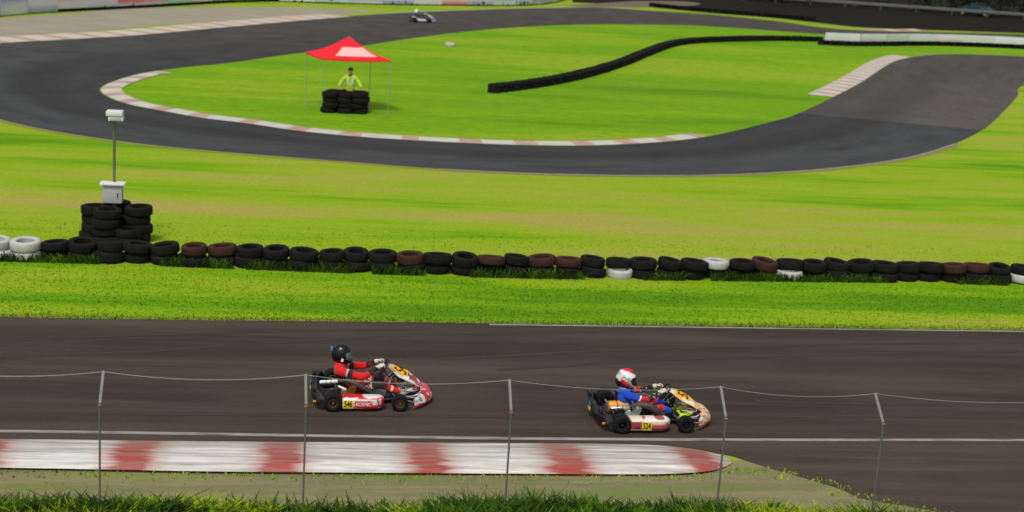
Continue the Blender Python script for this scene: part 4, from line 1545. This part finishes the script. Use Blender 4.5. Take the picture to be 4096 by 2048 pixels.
def suit_red(co, sg, t):
    a, b = sg
    if a.startswith("el") and t < .34: return (.66, .008, .010)
    if a.startswith("el"): return (.012, .012, .012) if not (.45 < t < .72 and co.z < .53) else (.25, .01, .02)
    if a.startswith("sh"):
        if t < .26: return (.66, .008, .010)
        if t < .34: return (.55, .5, .5)
        return (.02, .018, .02) if t < .56 else (.66, .008, .010)
    if a.startswith("kn"):
        if t < .30: return (.02, .018, .018)
        return WHT if .50 < t < .57 else (.70, .008, .010)
    if a.startswith("hip"):
        if t > .78: return (.02, .018, .018)
        if t > .45 and n2(co.x, co.z, 30) > .1: return (.55, .45, .43)
        return (.30, .008, .012) if t > .3 else (.62, .01, .012)
    if co.x < -.31 and co.z < .43: return (.018, .017, .018)
    if a in ("belly", "pelvis"): return (.62, .01, .012)
    return (.02, .018, .02) if co.z < .41 else ((.66, .008, .010) if co.x < -.36 else (.03, .018, .024))

DR1 = dict(wheel_c=(.275, 0, .53), helmet_c=(-.395, 0, .725), pitch=.12, hs=1.1, visor="visor_blue", mark="B", fin="teal", collar="red_canvas", glove="cream_glove", shoe="grey_shoe", foot_tilt=.55,
           helmet_paint=lambda co: (.004, .005, .006), paint=suit_red,
           pts={"pelvis": ((-.27, 0, .16), (.15, .11)), "belly": ((-.35, 0, .30), (.14, .11)), "chest": ((-.40, 0, .43), (.16, .115)), "upper": ((-.43, 0, .505), (.13, .09)), "neck": ((-.415, 0, .595), .055), "head": ((-.39, 0, .69), .07),
                "shR": ((-.40, -.19, .495), .076), "elR": ((-.05, -.29, .44), .062), "wrR": ((.19, -.16, .575), .040),
                "shL": ((-.40, .19, .495), .076), "elL": ((-.05, .29, .44), .062), "wrL": ((.19, .16, .575), .040),
                "hipR": ((-.20, -.11, .15), .095), "knR": ((.20, -.22, .315), .068), "anR": ((.56, -.14, .155), .044),
                "hipL": ((-.20, .11, .15), .095), "knL": ((.20, .22, .315), .068), "anL": ((.56, .14, .155), .044)})

def suit_blue(co, sg, t):
    a, b = sg
    if a.startswith("el") and t < .10: return (.62, .01, .015)
    if a.startswith("el"): return (.5, .5, .5) if n2(co.x + co.z, co.y, 26) > .33 else (.018, .015, .015)
    if a.startswith("sh"): return (.62, .01, .015) if t > .70 else (WHT if .62 < t else (.005, .06, .50))
    if a.startswith("kn"):
        if t < .10: return (.6, .01, .015)
        if t < .42: return (.005, .06, .50)
        return (.012, .013, .015)
    if a.startswith("hip"): return (.03, .02, .02) if t < .85 else (.6, .01, .015)
    if a in ("belly", "pelvis"): return (.05, .015, .02)
    return (.005, .06, .50)

def helm2(co):
    x, y, z = co
    el = z + .06 * x / .14
    if z > .118 - .25 * max(0, x): return (.68, .015, .015) if x < .06 else (.12, .03, .04)
    if el > .045: return (.60, .03, .06) if (x < -.09 and .02 < z < .075) else (.80, .81, .82)
    if -.02 < z < .07 and x > .108: return (.65, .01, .015)
    if el > -.015: return (.60, .62, .62) if n2(x, z, 40) > -.15 else (.28, .27, .25)
    if el > -.065 + .0 * x and x < .05: return (.68, .012, .012) if x > -.09 else (.62, .63, .62)
    if el > -.05: return (.55, .57, .57)
    if x > .12 and z < -.05: return (.5, .02, .03)
    return (.014, .013, .013)

DR2 = dict(wheel_c=(.30, 0, .465), helmet_c=(-.345, 0, .665), pitch=.16, hs=1.13, visor="visor_dark", vents=True, collar="pale_concrete", glove="cream_glove", shoe="lime_shoe", foot_tilt=.45,
           helmet_paint=helm2, paint=suit_blue,
           vest=lambda co: WHT if co.x > -.245 and co.z < .36 else ((.02, .02, .03) if (co.z < .30 and co.x < -.34) else (.005, .07, .55)),
           pts={"pelvis": ((-.26, 0, .15), (.14, .10)), "belly": ((-.32, 0, .27), (.125, .10)), "chest": ((-.365, 0, .38), (.14, .10)), "upper": ((-.38, 0, .465), (.115, .08)), "neck": ((-.365, 0, .54), .05), "head": ((-.345, 0, .62), .065),
                "shR": ((-.35, -.17, .455), .070), "elR": ((-.05, -.26, .395), .054), "wrR": ((.20, -.155, .505), .037),
                "shL": ((-.35, .17, .455), .070), "elL": ((-.05, .26, .395), .054), "wrL": ((.20, .155, .505), .037),
                "hipR": ((-.17, -.10, .14), .086), "knR": ((.20, -.20, .265), .064), "anR": ((.55, -.13, .115), .040),
                "hipL": ((-.17, .10, .14), .086), "knL": ((.20, .20, .265), .064), "anL": ((.55, .13, .115), .040)})
build_driver(K1.location, K1.rotation_euler.z, "driver in red and black overalls with a glossy black helmet", DR1)
build_driver(K2.location, K2.rotation_euler.z, "young driver in a blue rib vest with a red and white helmet and lime shoes", DR2)

# distant kart on the back of the loop: same build, own colours
BLU, NVY = (.05, .20, .46), (.025, .03, .09)
KART3 = dict(KART1); KART3.update(num=None, rim="black_rim", pod=lambda c: BLU if c.z < .16 else WHT, nose=lambda c: BLU, panel=lambda c: (.45, .47, .45), script=None, engine="alu", cylinder="alu")
kp = G(1062, 57)
K3 = build_kart("racing_kart", kp + Vector((0, .5, .008)), .06, "small distant blue kart on the far side of the loop", KART3)
DR3 = dict(DR1); DR3.update(helmet_paint=lambda c: (.72, .76, .70), paint=lambda c, s_, t: NVY, mark=None, fin=None, visor="visor_dark", collar="black_plastic", shoe="black_plastic")
build_driver(K3.location, K3.rotation_euler.z, "distant driver in navy overalls with a pale helmet", DR3)

# ------------------------------------------------------------------ grass as geometry
def blades(name, spots, mat, wmul=1.0, seed=1):
    rr = random.Random(seed)
    vs, fs = [], []
    for (x, y, h, lean) in spots:
        a = rr.uniform(0, 2 * PI); w = (.008 + .012 * rr.random()) * wmul
        dx, dy = math.cos(a) * w, math.sin(a) * w
        lx, ly = rr.gauss(0, lean) * h, rr.gauss(0, lean) * h
        b = len(vs)
        vs += [(x - dx, y - dy, -.01), (x + dx, y + dy, -.01), (x + dx * .7 + lx * .4, y + dy * .7 + ly * .4, h * .6), (x - dx * .7 + lx * .4, y - dy * .7 + ly * .4, h * .6), (x + lx, y + ly, h)]
        fs += [(b, b + 1, b + 2, b + 3), (b + 3, b + 2, b + 4)]
    mb = MB(); mb.add(vs, fs)
    o = mb.build(name, mat, angle=0)
    return o

rr = random.Random(5)
sp_ = []
sd_ = []
# tall rough grass on the near bank
tops = [(-600, 1238), (0, 1242), (520, 1241), (900, 1258), (1280, 1236), (1480, 1240), (1900, 1258), (2150, 1270), (2300, 1290)]
bank_y = pxline(tops, 6)
for i in range(42000):
    x = rr.uniform(-7, 9.0)
    y = rr.uniform(15.6, 17.9)
    yy = yat(bank_y, x)
    if yy is None: continue
    dens = mnoise.noise(Vector((x * .9, y * .8, 3.3)))
    h = (.14 + .15 * rr.random()) * (1 + .8 * dens)
    lim = yy - h * 3.0 + .15
    if y > lim: continue
    d2_ = mnoise.noise(Vector((x * .55 + 9, y * 1.1, 8.1))) + .35 * mnoise.noise(Vector((x * 3, y * 4, 2.2)))
    (sd_ if d2_ < .07 else sp_).append((x, y, h * (.95 if d2_ < .07 else .85), .8))
tag(blades("dark_grass", sd_, "dark_weed", 1.6, 9), "dark green patches of rough grass on the near bank by the fence posts", "grass", kind="stuff")
tag(blades("rough_grass", sp_, "weed", 1.5, 2), "tall rough yellow green grass on the near bank by the fence posts", "grass", kind="stuff")
# tufts along edges
sp_ = []
def along(P, n, spread, h0, h1, shift=0.0):
    for _ in range(n):
        i = rr.randrange(len(P) - 1)
        p = P[i].lerp(P[i + 1], rr.random())
        t = (P[i + 1] - P[i]).normalized()
        o = shift + abs(rr.gauss(0, spread))* (1 if spread > 0 else -1)
        q = p + Vector((-t.y, t.x, 0)) * o
        sp_.append((q.x, q.y, rr.uniform(h0, h1), .5))
base_r = resample(base, .3)
along(base_r, 2600, .12, .06, .16, .62)
along(resample(S_top, .3), 5000, .14, .02, .07, -.03)
along(resample(list(reversed(v_top)), .3), 1500, .25, .02, .06, -.1)
lawn = []
def lawn_fill(ylo, yhi, xlo, xhi, n, h0, h1):
    for _ in range(n):
        x, y = rr.uniform(xlo, xhi), rr.uniform(ylo, yhi)
        a = yat(S_top, x) if ylo < 30 else yat(base_r, x)
        b = yat(base_r, x) if ylo < 30 else None
        if a is None or y < a + .03 or (b is not None and y > b - .05): continue
        q = .6 + .8 * abs(mnoise.noise(Vector((x * .7, y * 1.5, 0))))
        lawn.append((x, y, rr.uniform(h0, h1) * q, .7))
lawn_fill(26.2, 31.9, -7.5, 18, 46000, .012, .036)
for _ in range(9000):
    x, y = rr.uniform(-9, 21), 31.5 + 3.5 * rr.random() ** 2.2
    a = yat(base_r, x)
    if a is None or y < a + .5: continue
    lawn.append((x, y, rr.uniform(.012, .04), .8))
tag(blades("lawn_grass", lawn, "grass", 1.1, 14), "mown grass blades on the verge beside the tyre wall", "grass", kind="stuff")
tag(blades("grass_tufts", sp_, "grass", 1.0, 4), "short grass tufts fringing the tyre wall and the asphalt", "grass", kind="stuff")

sp_ = []
along(base_r, 5200, .05, .05, .24, -.10)
sp_ = [q for q in sp_ if mnoise.noise(Vector((q[0] * .8, 1.7, 0))) > -.25]
tag(blades("weeds", sp_, "dark_weed", 1.2, 6), "dark green weeds growing along the foot of the low tyre wall", "weeds", kind="stuff")
# ------------------------------------------------------------------ light
w = bpy.data.worlds.new("World"); sc.world = w; w.use_nodes = True
nt = w.node_tree; nt.nodes.clear()
sky = nt.nodes.new("ShaderNodeTexSky"); sky.sky_type = "NISHITA"; sky.sun_disc = False
EL, AZ = math.radians(58), math.radians(205)
sky.sun_elevation = EL; sky.sun_rotation = AZ; sky.dust_density = 4.0; sky.air_density = 1.2
hs = nt.nodes.new("ShaderNodeHueSaturation"); hs.inputs["Saturation"].default_value = .25
bg = nt.nodes.new("ShaderNodeBackground"); bg.inputs[1].default_value = .115
ow = nt.nodes.new("ShaderNodeOutputWorld")
nt.links.new(sky.outputs[0], hs.inputs["Color"]); nt.links.new(hs.outputs[0], bg.inputs[0]); nt.links.new(bg.outputs[0], ow.inputs[0])
sd = bpy.data.lights.new("Sun", "SUN"); sd.energy = 1.75; sd.angle = math.radians(12); sd.color = (1, .95, .87)
so = bpy.data.objects.new("Sun", sd); COL.objects.link(so)
d = Vector((math.sin(AZ) * math.cos(EL), math.cos(AZ) * math.cos(EL), math.sin(EL)))
so.rotation_euler = d.to_track_quat("Z", "Y").to_euler()
sc.view_settings.view_transform = "Standard"
sc.view_settings.look = "None"
sc.view_settings.exposure = 0.0
sc.view_settings.gamma = 1.0
sc.cycles.max_bounces = 6
